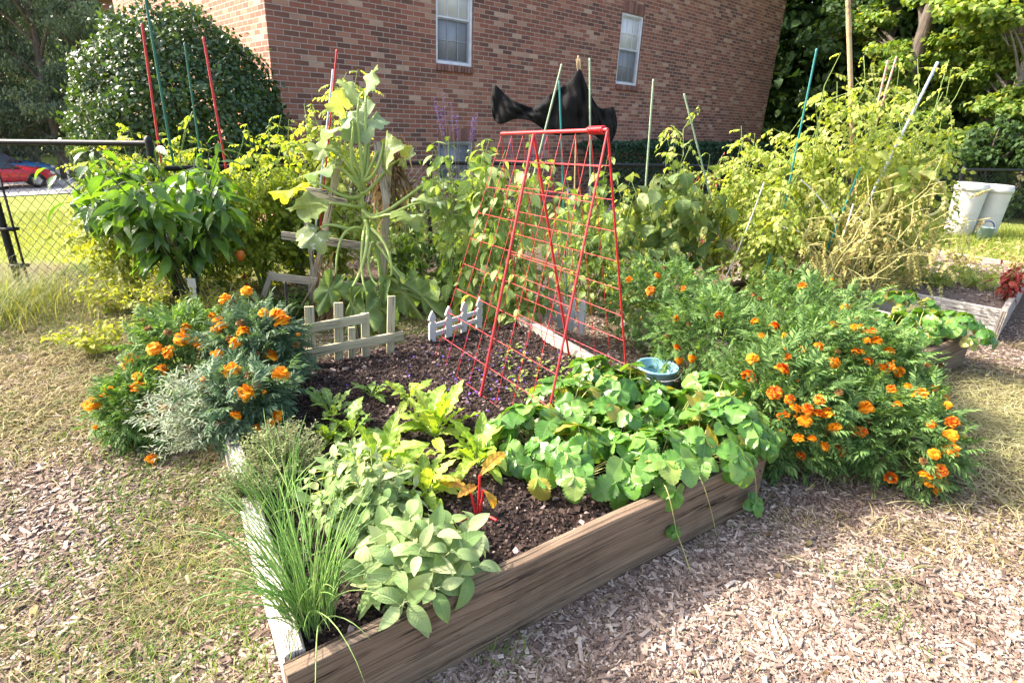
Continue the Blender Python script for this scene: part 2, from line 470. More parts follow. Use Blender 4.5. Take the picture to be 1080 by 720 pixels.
BA = np.array([-3.28, 8.1]); BW = np.array([.732, .681]); BN = np.array([.681, -.732])   # corner, along the wall, out of the wall
def bp(u, z, o=0.0): return np.array([BA[0] + BW[0] * u + BN[0] * o, BA[1] + BW[1] * u + BN[1] * o, z])
BROT = np.array([[BW[0], -BN[0], 0], [BW[1], -BN[1], 0], [0, 0, 1.0]])
bld = thing('brick_building', 'red brown brick building with white sash windows behind the garden', 'building', (BA[0], BA[1], 0))
BLOC = np.array([BA[0], BA[1], 0])
WINS = [(2.59, 3.31, 2.25, 3.55), (7.07, 7.79, 2.25, 3.55), (2.62, 3.36, .42, 1.10)]
ZB, ZT, LEN = -1.0, 5.3, 13.93  # unseen wall top set low so sun reaches the right-hand trees
def wall_face(mb, org, ax, L, holes):
    us = sorted({0, L} | {h[0] for h in holes} | {h[1] for h in holes}); zs = sorted({ZB, ZT} | {h[2] for h in holes} | {h[3] for h in holes})
    for i in range(len(us) - 1):
        for j in range(len(zs) - 1):
            u0, u1, z0, z1 = us[i], us[i + 1], zs[j], zs[j + 1]
            if any(h[0] <= u0 and u1 <= h[1] and h[2] <= z0 and z1 <= h[3] for h in holes): continue
            V = [[org[0] + ax[0] * u, org[1] + ax[1] * u, z] for u, z in ((u0, z0), (u1, z0), (u1, z1), (u0, z1))]
            mb.raw(np.array(V) - BLOC, [0, 1, 2, 3], [4], np.array([[u0, z0], [u1, z0], [u1, z1], [u0, z1]]))
mb = MB()
wall_face(mb, BA, BW, LEN, WINS)
wall_face(mb, BA - BN * 9.0, BN, 9.0, [])
e_ = BA + BW * LEN
wall_face(mb, e_, -BN, 9.0, [])
wall_face(mb, e_ - BN * 9.0, -BW, LEN, [])
for (u0, u1, z0, z1) in WINS:        # brick reveals
    for (a, b) in (((u0, z0), (u0, z1)), ((u1, z1), (u1, z0)), ((u0, z1), (u1, z1)), ((u1, z0), (u0, z0))):
        V = [bp(a[0], a[1]), bp(b[0], b[1]), bp(b[0], b[1], -.1), bp(a[0], a[1], -.1)]
        ln = abs(a[0] - b[0]) + abs(a[1] - b[1])
        mb.raw(np.array(V) - BLOC, [0, 1, 2, 3], [4], np.array([[0, 0], [ln, 0], [ln, .1], [0, .1]]))
mb.build('wall', BR, bld, smooth=False)
mb = MB()
q = [bp(-.4, ZT, .4), bp(LEN + .4, ZT, .4), bp(LEN + .4, ZT, -9.4), bp(-.4, ZT, -9.4)]
rid = [bp(-.4, ZT + .9, -4.5), bp(LEN + .4, ZT + .9, -4.5)]
V = np.array(q + rid) - BLOC
mb.raw(V, [0, 1, 5, 4, 2, 3, 4, 5, 0, 4, 3, 1, 2, 5, 0, 3, 2, 1], [4, 4, 3, 3, 4])
mb.build('roof', paint('grey_shingles', (.13, .12, .12), .9, .1), bld, smooth=False)

for wi, (u0, u1, z0, z1) in enumerate(WINS):
    w = (u1 - u0); hgt = z1 - z0; uc = (u0 + u1) / 2
    mb = MB()
    fr = .045
    def fb(mb, ua, ub, za, zb, o, d): mb.box(bp((ua + ub) / 2, (za + zb) / 2, o) - BLOC, (ub - ua, d, zb - za), BROT, bev=.004)
    fb(mb, u0, u0 + fr, z0, z1, -.055, .07); fb(mb, u1 - fr, u1, z0, z1, -.055, .07)
    fb(mb, u0 + fr, u1 - fr, z1 - fr, z1, -.055, .07); fb(mb, u0 + fr, u1 - fr, z0, z0 + fr, -.055, .07)
    wn = mb.build('window', WHITE if wi < 2 else paint('grey_basement_frame', (.34, .33, .32), .6, .2), bld)  # basement frame a darker grey than the upper ones
    zm = (z0 + z1) / 2
    sashes = ((z0 + fr, zm, -.075, GL_LO), (zm, z1 - fr, -.06, GL_UP)) if wi < 2 else ((z0 + fr, z1 - fr, -.07, GL_DK),)
    for (a, b, o, gm) in sashes:
        mb = MB(); sf = .022
        ua, ub = u0 + fr + .001, u1 - fr - .001
        fb(mb, ua, ua + sf, a, b, o, .03); fb(mb, ub - sf, ub, a, b, o, .03)
        fb(mb, ua + sf, ub - sf, a, a + sf, o, .03); fb(mb, ua + sf, ub - sf, b - sf, b, o, .03)
        for k in (1, 2):
            uu = ua + (ub - ua) * k / 3
            fb(mb, uu - .007, uu + .007, a + sf, b - sf, o + .004, .014)
        if wi < 2: fb(mb, ua + sf, ub - sf, (a + b) / 2 - .007, (a + b) / 2 + .007, o + .002, .013)
        dim = WHITE if gm is GL_UP else paint('sash_behind_screen', (.34, .34, .36), .5, .3)
        mb.build('sash', dim, wn)
        mb = MB(); mb.box(bp(uc, (a + b) / 2, o - .006) - BLOC, (ub - ua - .01, .006, b - a - .01), BROT)
        mb.build('pane', gm, wn)
    mb = MB()          # rowlock sill and soldier course head
    n = int(w / .0677) + 1
    for k in range(n):
        mb.box(bp(u0 + (k + .5) * w / n, z0 - .052, -.02) - BLOC, (w / n - .010, .13, .098), BROT, bev=.004)
    mb.build('sill', BRS, wn)
    mb = MB()
    for k in range(n):
        mb.box(bp(u0 + (k + .5) * w / n, z1 + .105, -.043) - BLOC, (w / n - .010, .1, .2), BROT, bev=.004)
    mb.build('lintel', BRS, wn)

# a second building far off behind the holly
P = on_terrain(128, 120) if False else AY(131, 14, 24.0)
mb = MB()
fb_ = thing('far_building', 'dim brown brick building glimpsed between tree and holly bush', 'building', (P[0], 24, -1.5))
mb.box((0, 2, 3.2), (1.6, 4, 6.4)); mb.build('wall', paint('dull_brown_brick', (.16, .09, .075), .9, .1), fb_, smooth=False)
mb = MB(); mb.box((0, 2, 6.52), (2.0, 4.4, .24)); mb.build('roof', paint('brown_eaves', (.10, .07, .06), .8, .2), fb_, smooth=False)

# ------------------------------------------------------------------ chain link fence
BLACK = paint('black_vinyl', (.012, .012, .013), .5, .3)
GALV = paint('black_wire', (.016, .016, .017), .45, .5)
def fence_run(a, b, base, top, cell, label_parent, posts, rail=True):
    a, b = np.array(a), np.array(b); L = np.linalg.norm(b - a); d = (b - a) / L
    za, zb = terrain(*a), terrain(*b)
    def pt(u, z): return np.array([*(a + d * u), z + za + (zb - za) * u / L])
    mb = MB(); hh = top - base; paths = []
    for s in (1, -1):
        for u0 in np.arange(-hh, L + hh, cell):
            lo, hi = (0.0, hh)
            us = u0; ue = u0 + s * hh
            f0 = 0.0; f1 = 1.0
            # clip to the run
            if s > 0:
                f0 = max(0, (0 - us) / hh); f1 = min(1, (L - us) / hh)
            else:
                f0 = max(0, (us - L) / hh); f1 = min(1, us / hh)
            if f1 - f0 < .02: continue
            fs = np.linspace(f0, f1, 2)
            nrm = np.array([-d[1], d[0], 0]) * .003 * s
            paths.append([pt(us + s * hh * f, base + hh * f) + nrm for f in fs])
    mb.tubes(np.array(paths), .0021, 4)
    mb.build('wire_mesh', GALV, label_parent, loc=-np.array(label_parent.location))
    if rail:
        mb = MB(); mb.tubes(np.array([pt(0, top), pt(L, top)]), .021, 10)
        mb.build('top_rail', BLACK, label_parent, loc=-np.array(label_parent.location))
    for u in posts:
        mb = MB(); p0, p1 = pt(u, -.2), pt(u, top + .02)
        mb.tubes(np.array([p0, p1]), .027, 12)
        mb.tubes(np.array([p1, p1 + [0, 0, .02], p1 + [0, 0, .035]]), [.031, .026, .008], 12)
        mb.build('post', BLACK, label_parent, loc=-np.array(label_parent.location))
fl = thing('chain_link_fence', 'black chain link fence with round top rail beside the lawn', 'fence', (-4.1, 4.5, 0))
fence_run(FENCE_LEFT[0], FENCE_LEFT[1], .03, 1.21, .085, fl, [0.02, 3.07, 4.44])
pp = FENCE_LEFT[0] + norm(FENCE_LEFT[1] - FENCE_LEFT[0]) * 3.17
mb = MB(); mb.box((pp[0], pp[1] - .012, .62), (.018, .006, 1.14)); 
for z in (.2, .5, .82, 1.1): mb.box((pp[0] - .05, pp[1] - .004, z), (.12, .07, .022))
mb.build('tension_bar', BLACK, fl, loc=-np.array(fl.location))
fbk = thing('chain_link_fence', 'black chain link fence running behind the crops in front of the brick wall', 'fence', (-.95, 6.2, 0))
fence_run(FENCE_BACK[0], FENCE_BACK[1], .03, 1.03, .085, fbk, [1.2])
fence_run(FENCE_BACK[1], FENCE_BACK[2], .03, 1.03, .11, fbk, [0.0, 3.0, 6.0, 9.0, 12.0])

# ------------------------------------------------------------------ raised beds
TIMB = woodmat('weathered_pine_board', (.13, .085, .054), (.275, .20, .135), (.042, .029, .02), gx=10.0, gl=.45, stain=.5)
TIML = woodmat('sunlit_pale_board', (.44, .40, .34), (.56, .52, .46), (.2, .17, .14), gx=9.0, stain=.3)  # paler copy of the board wood; sunlight put into the colour
TIMG = woodmat('old_grey_board', (.33, .28, .23), (.47, .42, .36), (.15, .12, .1), gx=9.0, stain=.4)
SOILM = NT('dark_potting_soil'); t = SOILM; co = t.coord()
n2 = t.noise(55, co, 5, .7)
SOIL = t.done(t.pbr(t.ramp(n2, [(.3, (.014, .009, .007)), (.55, (.038, .024, .019)), (.75, (.085, .055, .045))]), .9, .15, normal=t.bump(n2, .9, .02)))
t = NT('pale_dry_soil'); co = t.coord(); n2 = t.noise(50, co, 5, .7)
SOIL2 = t.done(t.pbr(t.ramp(n2, [(.3, (.12, .085, .07)), (.55, (.22, .16, .13)), (.75, (.34, .26, .21))]), .95, .1, normal=t.bump(n2, .8, .02)))

def warped_board(mb, a, b, th, h, z0, seed, nseg=16):
    """A board from a to b (centre line), slightly warped, with eased edges and end grain."""
    rg = np.random.default_rng(seed)
    a, b = np.array(a, float), np.array(b, float); L = np.linalg.norm(b - a); d = (b - a) / L; n = np.array([d[1], -d[0]])
    prof = np.array([[-th / 2, 0], [th / 2, 0], [th / 2, h * .35], [th / 2, h * .7], [th / 2, h - .006], [th / 2 - .006, h], [0, h + .001], [-th / 2 + .006, h], [-th / 2, h - .006], [-th / 2, h * .5]])
    ts = np.linspace(0, 1, nseg + 1)
    ph = rg.uniform(0, 6, 3)
    Q = np.zeros((nseg + 1, len(prof), 3))
    for i, t_ in enumerate(ts):
        off = .006 * math.sin(t_ * 4 + ph[0]) + .002 * math.sin(t_ * 17 + ph[1]); dz = .003 * math.sin(t_ * 6 + ph[2]) + rg.normal(0, .0008)
        for j, (o, z) in enumerate(prof):
            p = a + d * L * t_ + n * (o + off); Q[i, j] = [p[0], p[1], z0 + z + (dz if z > .02 else 0)]
    per = np.concatenate([[0], np.cumsum(np.linalg.norm(np.diff(prof, axis=0), axis=1))])
    u, v = np.meshgrid(ts * L, per, indexing='ij')
    mb.grid(Q[None], np.stack([u + seed, v + seed * .37], -1).reshape(-1, 2), closed=True)
    k = len(prof)
    for e, q in ((0, np.arange(k)[::-1]), (nseg, np.arange(k))):
        mb.raw(Q[e], q, [k], np.stack([Q[e][q][:, 2] * .2, prof[q][:, 0]], -1))

SOIL_SHEETS = {}
def bed(name, label, FL, FR, BRc, BL, h, th, mats, zsoil, soilm, seed):
    root = thing(name, label, 'raised bed', (*((np.array(FL) + FR) / 2), 0))
    off = -np.array(root.location)
    cs = [np.array(q, float) for q in (FL, FR, BRc, BL)]
    cen = sum(cs) / 4
    for i in range(4):
        a, b = cs[i], cs[(i + 1) % 4]; d = norm(b - a); n = np.array([d[1], -d[0]])
        if n @ (a - cen) < 0: n = -n
        a2, b2 = a - n * th / 2, b - n * th / 2
        if i % 2 == 1: a2, b2 = a2 + d * (th + .002), b2 - d * (th + .002)
        mb = MB(); warped_board(mb, a2, b2, th, (zsoil - .06 if (i == 2 and seed == 1) else h) + .03, -.03, seed + i * 3 + 1)
        mb.build('board', mats[i], root, loc=off, smooth=False)
    u, v = np.meshgrid(np.linspace(.012, .988, 70), np.linspace(.012, .988, 70), indexing='ij')
    P = (cs[0][None, None] * ((1 - u) * (1 - v))[..., None] + cs[1] * (u * (1 - v))[..., None] + cs[2] * (u * v)[..., None] + cs[3] * ((1 - u) * v)[..., None])
    z = zsoil + (fnoise(P[..., 0] * 5, P[..., 1] * 5) - .5) * .05 + (fnoise(P[..., 0] * 23, P[..., 1] * 23) - .5) * .02
    mb = MB(); mb.grid(np.concatenate([P, z[..., None]], -1)[None]); mb.build('soil', soilm, root, loc=off)
    return root, cs

b1FL, b1FR = np.array([-.494, .951]), np.array([1.074, 2.025])
bdir = norm(np.array([-.53, .85]))
b1BL, b1BR = b1FL + bdir * 1.95, b1FR + bdir * 1.95
BED1, B1C = bed('raised_bed', 'large weathered timber raised bed with dark soil in the middle of the garden', b1FL, b1FR, b1BR, b1BL, .265, .05, [TIMB, TIMG, TIMB, TIML], .205, SOIL, 1)
b2FR = np.array([3.19, 3.74]); b2dir = norm(np.array([.66, .45])); b2FL = b2FR - b2dir * 1.75
b2n = np.array([-b2dir[1], b2dir[0]])
SCREW = paint('rusty_screw_head', (.16, .10, .07), .6, .4, metal=.4)
fn_ = np.array([.5652, -.8250, 0]); fd_ = np.array([*norm(b1FR - b1FL), 0])
mb_ = [(.03, .07), (.03, .19), (-.03, .07), (-.03, .19)]
for sx, sz_ in mb_:
    p0 = (np.array([*b1FL, 0]) if sx > 0 else np.array([*b1FR, 0])) + fd_ * (sx) + [0, 0, sz_]
    nf = np.array([fd_[1], -fd_[0], 0]); p0 = p0 + nf * .0015
    mb = MB(); mb.tubes(np.stack([p0 - nf * .006, p0 + nf * .002, p0 + nf * .003]), [.0048, .0048, .0035], 10)
    mb.build('screw', SCREW, BED1, loc=-np.array(BED1.location))
BED2, B2C = bed('raised_bed', 'brown timber raised bed half hidden by the big marigolds', b2FL, b2FR, b2FR + b2n * 1.7, b2FL + b2n * 1.7, .235, .045, [TIMB, TIMG, TIMB, TIMG], .19, SOIL, 21)
b3C = G(1052, 360)[:2]; b3a = norm(np.array([-.73, .69])); b3b = norm(np.array([.69, .73]))
BED3, B3C = bed('raised_bed', 'pale grey timber raised bed with bare dry soil at the right', b3C, b3C + b3b * 2.6, b3C + b3b * 2.6 + b3a * 2.2, b3C + b3a * 2.2, .25, .045, [TIMG, TIMG, TIMG, TIML], .19, SOIL2, 41)

def in_quad(x, y, cs, grow=0.0):
    m = np.ones_like(x, bool); cen = sum(cs) / 4
    for i in range(4):
        a, b = cs[i], cs[(i + 1) % 4]; d = norm(b - a); n = np.array([d[1], -d[0]])
        if n @ (cen - a) < 0: n = -n
        m &= ((x - a[0]) * n[0] + (y - a[1]) * n[1]) > -grow
    return m
def in_beds(x, y, g=0.0): return in_quad(x, y, B1C, g) | in_quad(x, y, B2C, g) | in_quad(x, y, B3C, g)

# ------------------------------------------------------------------ mulch, straw, grass
def chip_mesh(name, P, L, W, Tk, mat, label, tilt=.35, rng=R):
    k = len(P)
    V = np.array([[-.5, -.5, 0], [.5, -.5, 0], [.5, .5, 0], [-.5, .5, 0], [-.46, -.34, 1], [.46, -.4, 1], [.44, .38, 1], [-.48, .42, 1]])
    Ls = np.array([4, 5, 6, 7, 0, 1, 5, 4, 1, 2, 6, 5, 2, 3, 7, 6, 3, 0, 4, 7])
    U = np.zeros((8, 2)); U[:, 0] = V[:, 0]; U[:, 1] = V[:, 1]
    th = rng.uniform(0, 2 * PI, k)
    tx, ty = rng.normal(0, tilt, k) * .6, rng.normal(0, tilt, k)
    d = np.stack([np.cos(th), np.sin(th), tx], -1)
    up = np.stack([ty * -np.sin(th), ty * np.cos(th), np.ones(k)], -1)
    d = norm(d); s = norm(np.cross(up, d)); z = np.cross(d, s)
    M = np.stack([d * L[:, None], s * W[:, None], z * Tk[:, None]], -1)
    mb = MB(); mb.inst((V, Ls, np.full(5, 4), U), M, P)
    o = mb.build(name, mat, smooth=False)
    return tag(o, label, None, None, 'stuff')

t = NT('shredded_wood_chip'); co = t.coord()
cc = t.ramp(island(t), [(0, (.10, .07, .058)), (.3, (.19, .135, .105)), (.55, (.30, .225, .18)), (.8, (.42, .335, .27)), (.94, (.54, .45, .37)), (1, (.68, .58, .48))])
cc = t.mix(t.maprange(t.noise(90, co, 4), .3, .7, 0, .45), cc, (.20, .145, .115))
cc = t.mix(1.0, cc, t.ramp(t.noise(1.6, co, 5, .6), [(.34, (.58, .55, .53)), (.5, (.95, .94, .93)), (.7, (1.08, 1.06, 1.03))]), 'MULTIPLY')
CHIP = t.done(t.pbr(cc, .9, .12))
n = 190000
x = R.uniform(-3.6, 4.6, n); y = R.uniform(.2, 5.2, n)
keep = ~in_beds(x, y, .0) & (R.random(n) > straw_mask(x, y) * .5) & (lawn_mask(x, y) < .3) & (R.random(n) < np.clip(2.6 / np.hypot(x, y), .25, 1))
x, y = x[keep], y[keep]
sz = R.gamma(2.2, .0068, len(x)) + .007
P = np.stack([x, y, ground_z(x, y) + R.uniform(-.004, .010, len(x))], -1)
asp = np.where(R.random(len(x)) < .5, R.uniform(.12, .28, len(x)), R.uniform(.28, .62, len(x)))
chip_mesh('wood_chip_mulch', P, sz, np.clip(sz * asp, .0025, .014), R.uniform(.0015, .0045, len(x)), CHIP, 'shredded wood chip mulch covering the paths', .28)
n = 300000
x = R.normal(.4, 1.7, n); y = np.abs(R.normal(0, 1.5, n)) + .25
keep = ~in_beds(x, y, .0) & (R.random(n) > straw_mask(x, y) * .8) & (y < 3.2) & (np.abs(x) < 3.4)
x, y = x[keep], y[keep]; sz = R.gamma(2.4, .0042, len(x)) + .004
chip_mesh('wood_chip_fines', np.stack([x, y, ground_z(x, y) + R.uniform(-.003, .004, len(x))], -1), sz, np.clip(sz * R.uniform(.2, .7, len(x)), .0016, .008), R.uniform(.001, .003, len(x)), CHIP, 'fine shreds of wood between the larger chips', .3)

# bark bits on the soil
t = NT('soil_crumb_and_bark')
cc = t.ramp(island(t), [(0, (.012, .008, .006)), (.5, (.04, .026, .02)), (.86, (.075, .048, .04)), (.96, (.15, .10, .085)), (1, (.36, .28, .25))])
CRUMB = t.done(t.pbr(cc, .85, .2))
def bed_points(cs, n, m=.05, rng=R):
    u, v = rng.uniform(m, 1 - m, n), rng.uniform(m, 1 - m, n)
    P = cs[0] * ((1 - u) * (1 - v))[:, None] + cs[1] * (u * (1 - v))[:, None] + cs[2] * (u * v)[:, None] + cs[3] * ((1 - u) * v)[:, None]
    return P
def soil_z(x, y, zs): return zs + (fnoise(x * 5, y * 5) - .5) * .05 + (fnoise(x * 23, y * 23) - .5) * .02
p = bed_points(B1C, 52000, .02)
sz = R.gamma(1.8, .0034, len(p)) + .003
chip_mesh('soil_crumbs', np.stack([p[:, 0], p[:, 1], soil_z(p[:, 0], p[:, 1], .205) - .001], -1), sz, sz * R.uniform(.35, .9, len(p)), sz * R.uniform(.2, .6, len(p)), CRUMB, 'dark crumbs and bark bits on the bed soil', .5)
p = bed_points(B3C, 5000)
sz = R.gamma(2.2, .006, len(p)) + .005
chip_mesh('dry_soil_crumbs', np.stack([p[:, 0], p[:, 1], soil_z(p[:, 0], p[:, 1], .19) - .001], -1), sz, sz * .6, sz * .35, CHIP, 'pale dry crumbs on the far bed', .5)

def blades(n_, x, y, z, length, width, bend, lean=None, seg=3, rng=R):
    """Curved grass blades rising from (x,y,z)."""
    th = rng.uniform(0, 2 * PI, n_)
    t_ = np.linspace(0, 1, seg + 1)[None, :]
    out = length[:, None] * bend[:, None] * t_ ** 1.7
    up = length[:, None] * (t_ - .5 * bend[:, None] * t_ ** 2.2)
    X = x[:, None] + np.cos(th)[:, None] * out; Y = y[:, None] + np.sin(th)[:, None] * out; Z = z[:, None] + up
    side = np.stack([-np.sin(th), np.cos(th), th * 0], -1)
    w = width[:, None] * np.linspace(1, .12, seg + 1)[None, :]
    return np.stack([X, Y, Z], -1), w, side

STRAW = leafmat('dry_straw', [(.15, .115, .05), (.27, .22, .105), (.42, .35, .19)], .25, (1.1, 1.05, .8), .8, .15)
GRASS = leafmat('short_green_grass', [(.06, .12, .02), (.11, .19, .03), (.20, .26, .05)], .4, rough=.6)
LAWN = leafmat('sunny_lawn_grass', [(.14, .20, .03), (.23, .29, .05), (.34, .37, .10)], .45, rough=.6)

def grass_stuff(name, label, mat, x, y, z, ln, wd, bend, rng=R, kind='stuff', seg=3):
    P, w, side = blades(len(x), x, y, z, ln, wd, bend, seg=seg)
    mb = MB(); mb.ribbons(P, w, side); return tag(mb.build(name, mat), label, None, None, kind)

n = 240000
x = R.uniform(-4.2, 5.2, n); y = R.uniform(.3, 5.6, n)
k = ~in_beds(x, y, .01) & (R.random(n) < (straw_mask(x, y) * .92 + .03)) & (R.random(n) < np.clip(2.8 / np.hypot(x, y), .3, 1))
x, y = x[k], y[k]; n = len(x)
GD = 0
grass_stuff('dry_grass', 'dry straw coloured grass matted over the paths', STRAW, x, y, ground_z(x, y), R.uniform(.02, .075, n), R.uniform(.0011, .0026, n) * np.clip(np.hypot(x, y) / 1.8, 1, 2), R.uniform(.8, 1.7, n))
# long strands of cut hay right of the marigolds
n = 4200
x = R.normal(3.0, .62, n); y = R.normal(2.72, .42, n)
k = ~in_beds(x, y, .02); x, y = x[k], y[k]; n = len(x)
th = R.normal(.5, .9, n); ln = R.uniform(.08, .3, n)
t_ = np.linspace(-.5, .5, 5)[None]
cv = R.normal(0, .5, n)[:, None]
X = x[:, None] + np.cos(th)[:, None] * t_ * ln[:, None] - np.sin(th)[:, None] * cv * t_ ** 2 * ln[:, None]
Y = y[:, None] + np.sin(th)[:, None] * t_ * ln[:, None] + np.cos(th)[:, None] * cv * t_ ** 2 * ln[:, None]
Z = ground_z(X, Y) + R.uniform(.004, .05, n)[:, None] + .02 * (.25 - t_ ** 2)
mb = MB(); mb.ribbons(np.stack([X, Y, Z], -1), R.uniform(.0009, .002, n)[:, None], np.stack([-np.sin(th), np.cos(th), 0 * th], -1))
HAY = leafmat('drying_cut_hay', [(.24, .25, .09), (.36, .34, .15), (.52, .46, .26)], .25, (1.1, 1.05, .8), .8, .15)
tag(mb.build('cut_hay', HAY), 'long strands of drying cut hay in front of the far beds', None, None, 'stuff')

n = 200000
x = R.uniform(-4.2, 5.0, n); y = R.uniform(.3, 5.4, n)
gm = np.clip((fnoise(x * 2.3 + 31, y * 2.3 + 14) - .50) * 6, 0, 1) * (x < .1) * 1.0
nearb = np.clip(1.4 - np.abs((x - b1FL[0]) * bdir[1] - (y - b1FL[1]) * bdir[0] + .22) / .28, 0, 1) * (y < 2.9)
gm = np.maximum(gm, np.clip((fnoise(x * 1.9 + 50, y * 1.9 + 21) - .42) * 5, 0, 1) * (x < -.2) * .75)
gm = np.maximum(gm * np.clip((1.0 - fnoise(x + 3, y + 8)) * 1.4, 0, 1), nearb)
gm = np.maximum(gm, np.clip(1.3 - np.hypot((x + .85) / .5, (y - .75) / .6), 0, 1) * np.clip((fnoise(x * 5, y * 5) - .35) * 4, 0, 1))
gm = np.maximum(gm, np.clip((fnoise(x * 3 + 3, y * 3 + 40) - .66) * 7, 0, 1) * .8)
gm = np.maximum(gm, np.clip(1 - np.hypot((x - .35), (y - .95)) / .2, 0, 1) * .7)
gm = np.maximum(gm, np.clip((y - 4.0) * 1.2, 0, 1) * (x < -2.6))
k = ~in_beds(x, y, .01) & (R.random(n) < gm * .95)
x, y = x[k], y[k]; n = len(x)
grass_stuff('green_grass', 'short green grass and weeds pushing through the mulch', GRASS, x, y, ground_z(x, y), R.uniform(.02, .075, n), R.uniform(.0012, .003, n), R.uniform(.5, 1.6, n))

# lawn blades beyond the fence
n = 130000
rr = R.random(n) ** .6 * 13; x = -2.0 - R.random(n) * (2.4 + rr * 1.25); y = 4.6 + rr * .9
k = lawn_mask(x, y) > R.random(n) * .9
x, y = x[k], y[k]; n = len(x); sc = 1 + (y - 4.5) * .12
grass_stuff('lawn_grass', 'bright sunlit lawn beyond the chain link fence', LAWN, x, y, ground_z(x, y), R.uniform(.03, .075, n) * sc, R.uniform(.0016, .003, n) * sc, R.uniform(.4, 1.2, n), seg=2)
n = 26000
x = R.uniform(3.8, 10.5, n); y = R.uniform(5.6, 10.4, n)
k = (lawn_mask(x, y) > R.random(n)) & ~in_beds(x, y, .02); x, y = x[k], y[k]; n = len(x)
grass_stuff('rough_grass', 'rough green ground cover in front of the white barrels', LAWN, x, y, ground_z(x, y), R.uniform(.05, .2, n), R.uniform(.003, .006, n), R.uniform(.5, 1.3, n), seg=2)
# ================================================================== PLANTS: shared leaves and materials
L_OV = [leaf_t(7, 2, .27, .75, 1.0, dr, .25, .012, 3, ph=p_) for dr, p_ in ((.15, 0), (.45, 1), (.8, 2))]          # ovate pointed
L_LANCE = [leaf_t(8, 2, .155, .72, 1.15, dr, .3, .014, 3, ph=p_) for dr, p_ in ((.2, 0), (.6, 1), (1.0, 2))]        # pepper
L_SAGE = [leaf_t(9, 4, .235, .8, .85, dr, .22, .008, 5, ph=p_) for dr, p_ in ((.1, 0), (.35, 1), (.6, 2), (.9, .5))]
L_CHARD = [leaf_t(14, 4, .155, 1.15, .8, dr, .3, .06, wn, ph=p_) for dr, wn, p_ in ((.15, 4.5, 0), (.4, 5, 1), (.7, 4, 2), (.95, 5.5, 3))]
L_LEAFLET = leaf_t(4, 2, .30, .7, 1.0, .4, .2, .04, 2)
L_THIN = leaf_t(3, 2, .13, .7, 1.0, .3, .35)
L_NEEDLE = [leaf_t(3, 2, .06, .7, .7, dr, .5) for dr in (.1, .4)]
L_BIG = [leaf_t(9, 6, .42, .62, .8, dr, .16, .05, 3, serr=.1, ph=p_) for dr, p_ in ((.2, 0), (.5, 2), (.8, 4))]    # eggplant / squash like
T_TOM = [pinnate(3, L_LEAFLET, .36, dr, 1.15, .95) for dr in (.2, .45, .7)]
T_TOM2 = [pinnate(3, L_LEAFLET, .30, .9, 1.1, .8), pinnate(4, L_LEAFLET, .27, .55, 1.0, .9)]
T_MARI = [pinnate(6, L_THIN, .36, dr, 1.0, .8, start=.2, rach=.01, shape=lambda q: .6 + .6 * math.sin(PI * q)) for dr in (.1, .35, .6)]
SB_LEAF = leaf_t(18, 6, .46, .66, .5, .22, .16, .03, 2.5, serr=.16)
SB_LEAF2 = leaf_t(18, 6, .44, .66, .5, .5, .08, .045, 2, serr=.16, ph=2)
def trifol(tp, tilt): return compound([(tp, (0, 0, 0), 0, 1.0, tilt), (tp, (0, -.02, 0), 1.5, .9, tilt + .1), (tp, (0, -.02, 0), -1.5, .9, tilt + .1)], 0)
T_SB = [trifol(SB_LEAF, .1), trifol(SB_LEAF2, .3), trifol(SB_LEAF, .5), trifol(SB_LEAF2, .0)]

M_TOM = leafmat('tomato_leaf', [(.13, .21, .03), (.22, .31, .045), (.32, .39, .07), (.42, .44, .09)], .58, (1.55, 1.45, .4), .6)
M_TOMY = leafmat('pale_tomato_leaf', [(.21, .31, .055), (.33, .41, .09), (.45, .50, .15), (.55, .54, .21)], .55, (1.4, 1.35, .45), .6)
M_TOMD = leafmat('withered_tomato_leaf', [(.33, .34, .10), (.44, .43, .14), (.52, .47, .19), (.38, .24, .09)], .35, (1.2, 1.1, .6), .8)
M_PEP = leafmat('pepper_leaf', [(.05, .11, .025), (.08, .165, .035), (.12, .22, .045)], .42, (1.9, 1.9, .35), .32, .5, .4, (.14, .22, .07), 6, 2.5)
M_BEAN = leafmat('bean_leaf', [(.14, .23, .05), (.22, .32, .08), (.33, .41, .15)], .4, (1.4, 1.35, .45), .5, .35, .4, None, 6, 2.5)
M_EGG = leafmat('eggplant_leaf', [(.13, .21, .06), (.20, .28, .09), (.29, .35, .14)], .35, (1.3, 1.25, .5), .6, .25, .6, (.34, .38, .2), 7, 2.2)
M_WEED = leafmat('yellow_green_weed', [(.19, .24, .03), (.29, .33, .05), (.37, .38, .09)], .5, (1.3, 1.25, .4), .6)
M_DARK = leafmat('shaded_green_leaf', [(.05, .10, .02), (.09, .16, .03), (.14, .21, .05)], .4, (1.5, 1.45, .4), .55)  # dark leaf green; the undergrowth's shade is put into the colour
M_SAGE = leafmat('sage_leaf', [(.14, .23, .075), (.21, .31, .11), (.30, .39, .16), (.42, .48, .24)], .3, (1.2, 1.2, .5), .8, .12, .2, (.46, .52, .28), 11, 3.2, .35, None, (.46, .42, .16), .2, (.24, .18, .08))
M_LET = leafmat('yellow_green_chard', [(.18, .33, .03), (.27, .42, .045), (.38, .49, .08), (.21, .36, .05)], .45, (1.25, 1.2, .35), .45, .35, .55, (.62, .64, .24), 8, 2.6, .4, None, None, .5, (.34, .25, .07))
M_LETG = leafmat('green_chard', [(.11, .22, .03), (.18, .30, .05), (.26, .36, .07)], .42, (1.3, 1.25, .4), .42, .4, .6, (.5, .55, .28), 8, 2.6, .4)
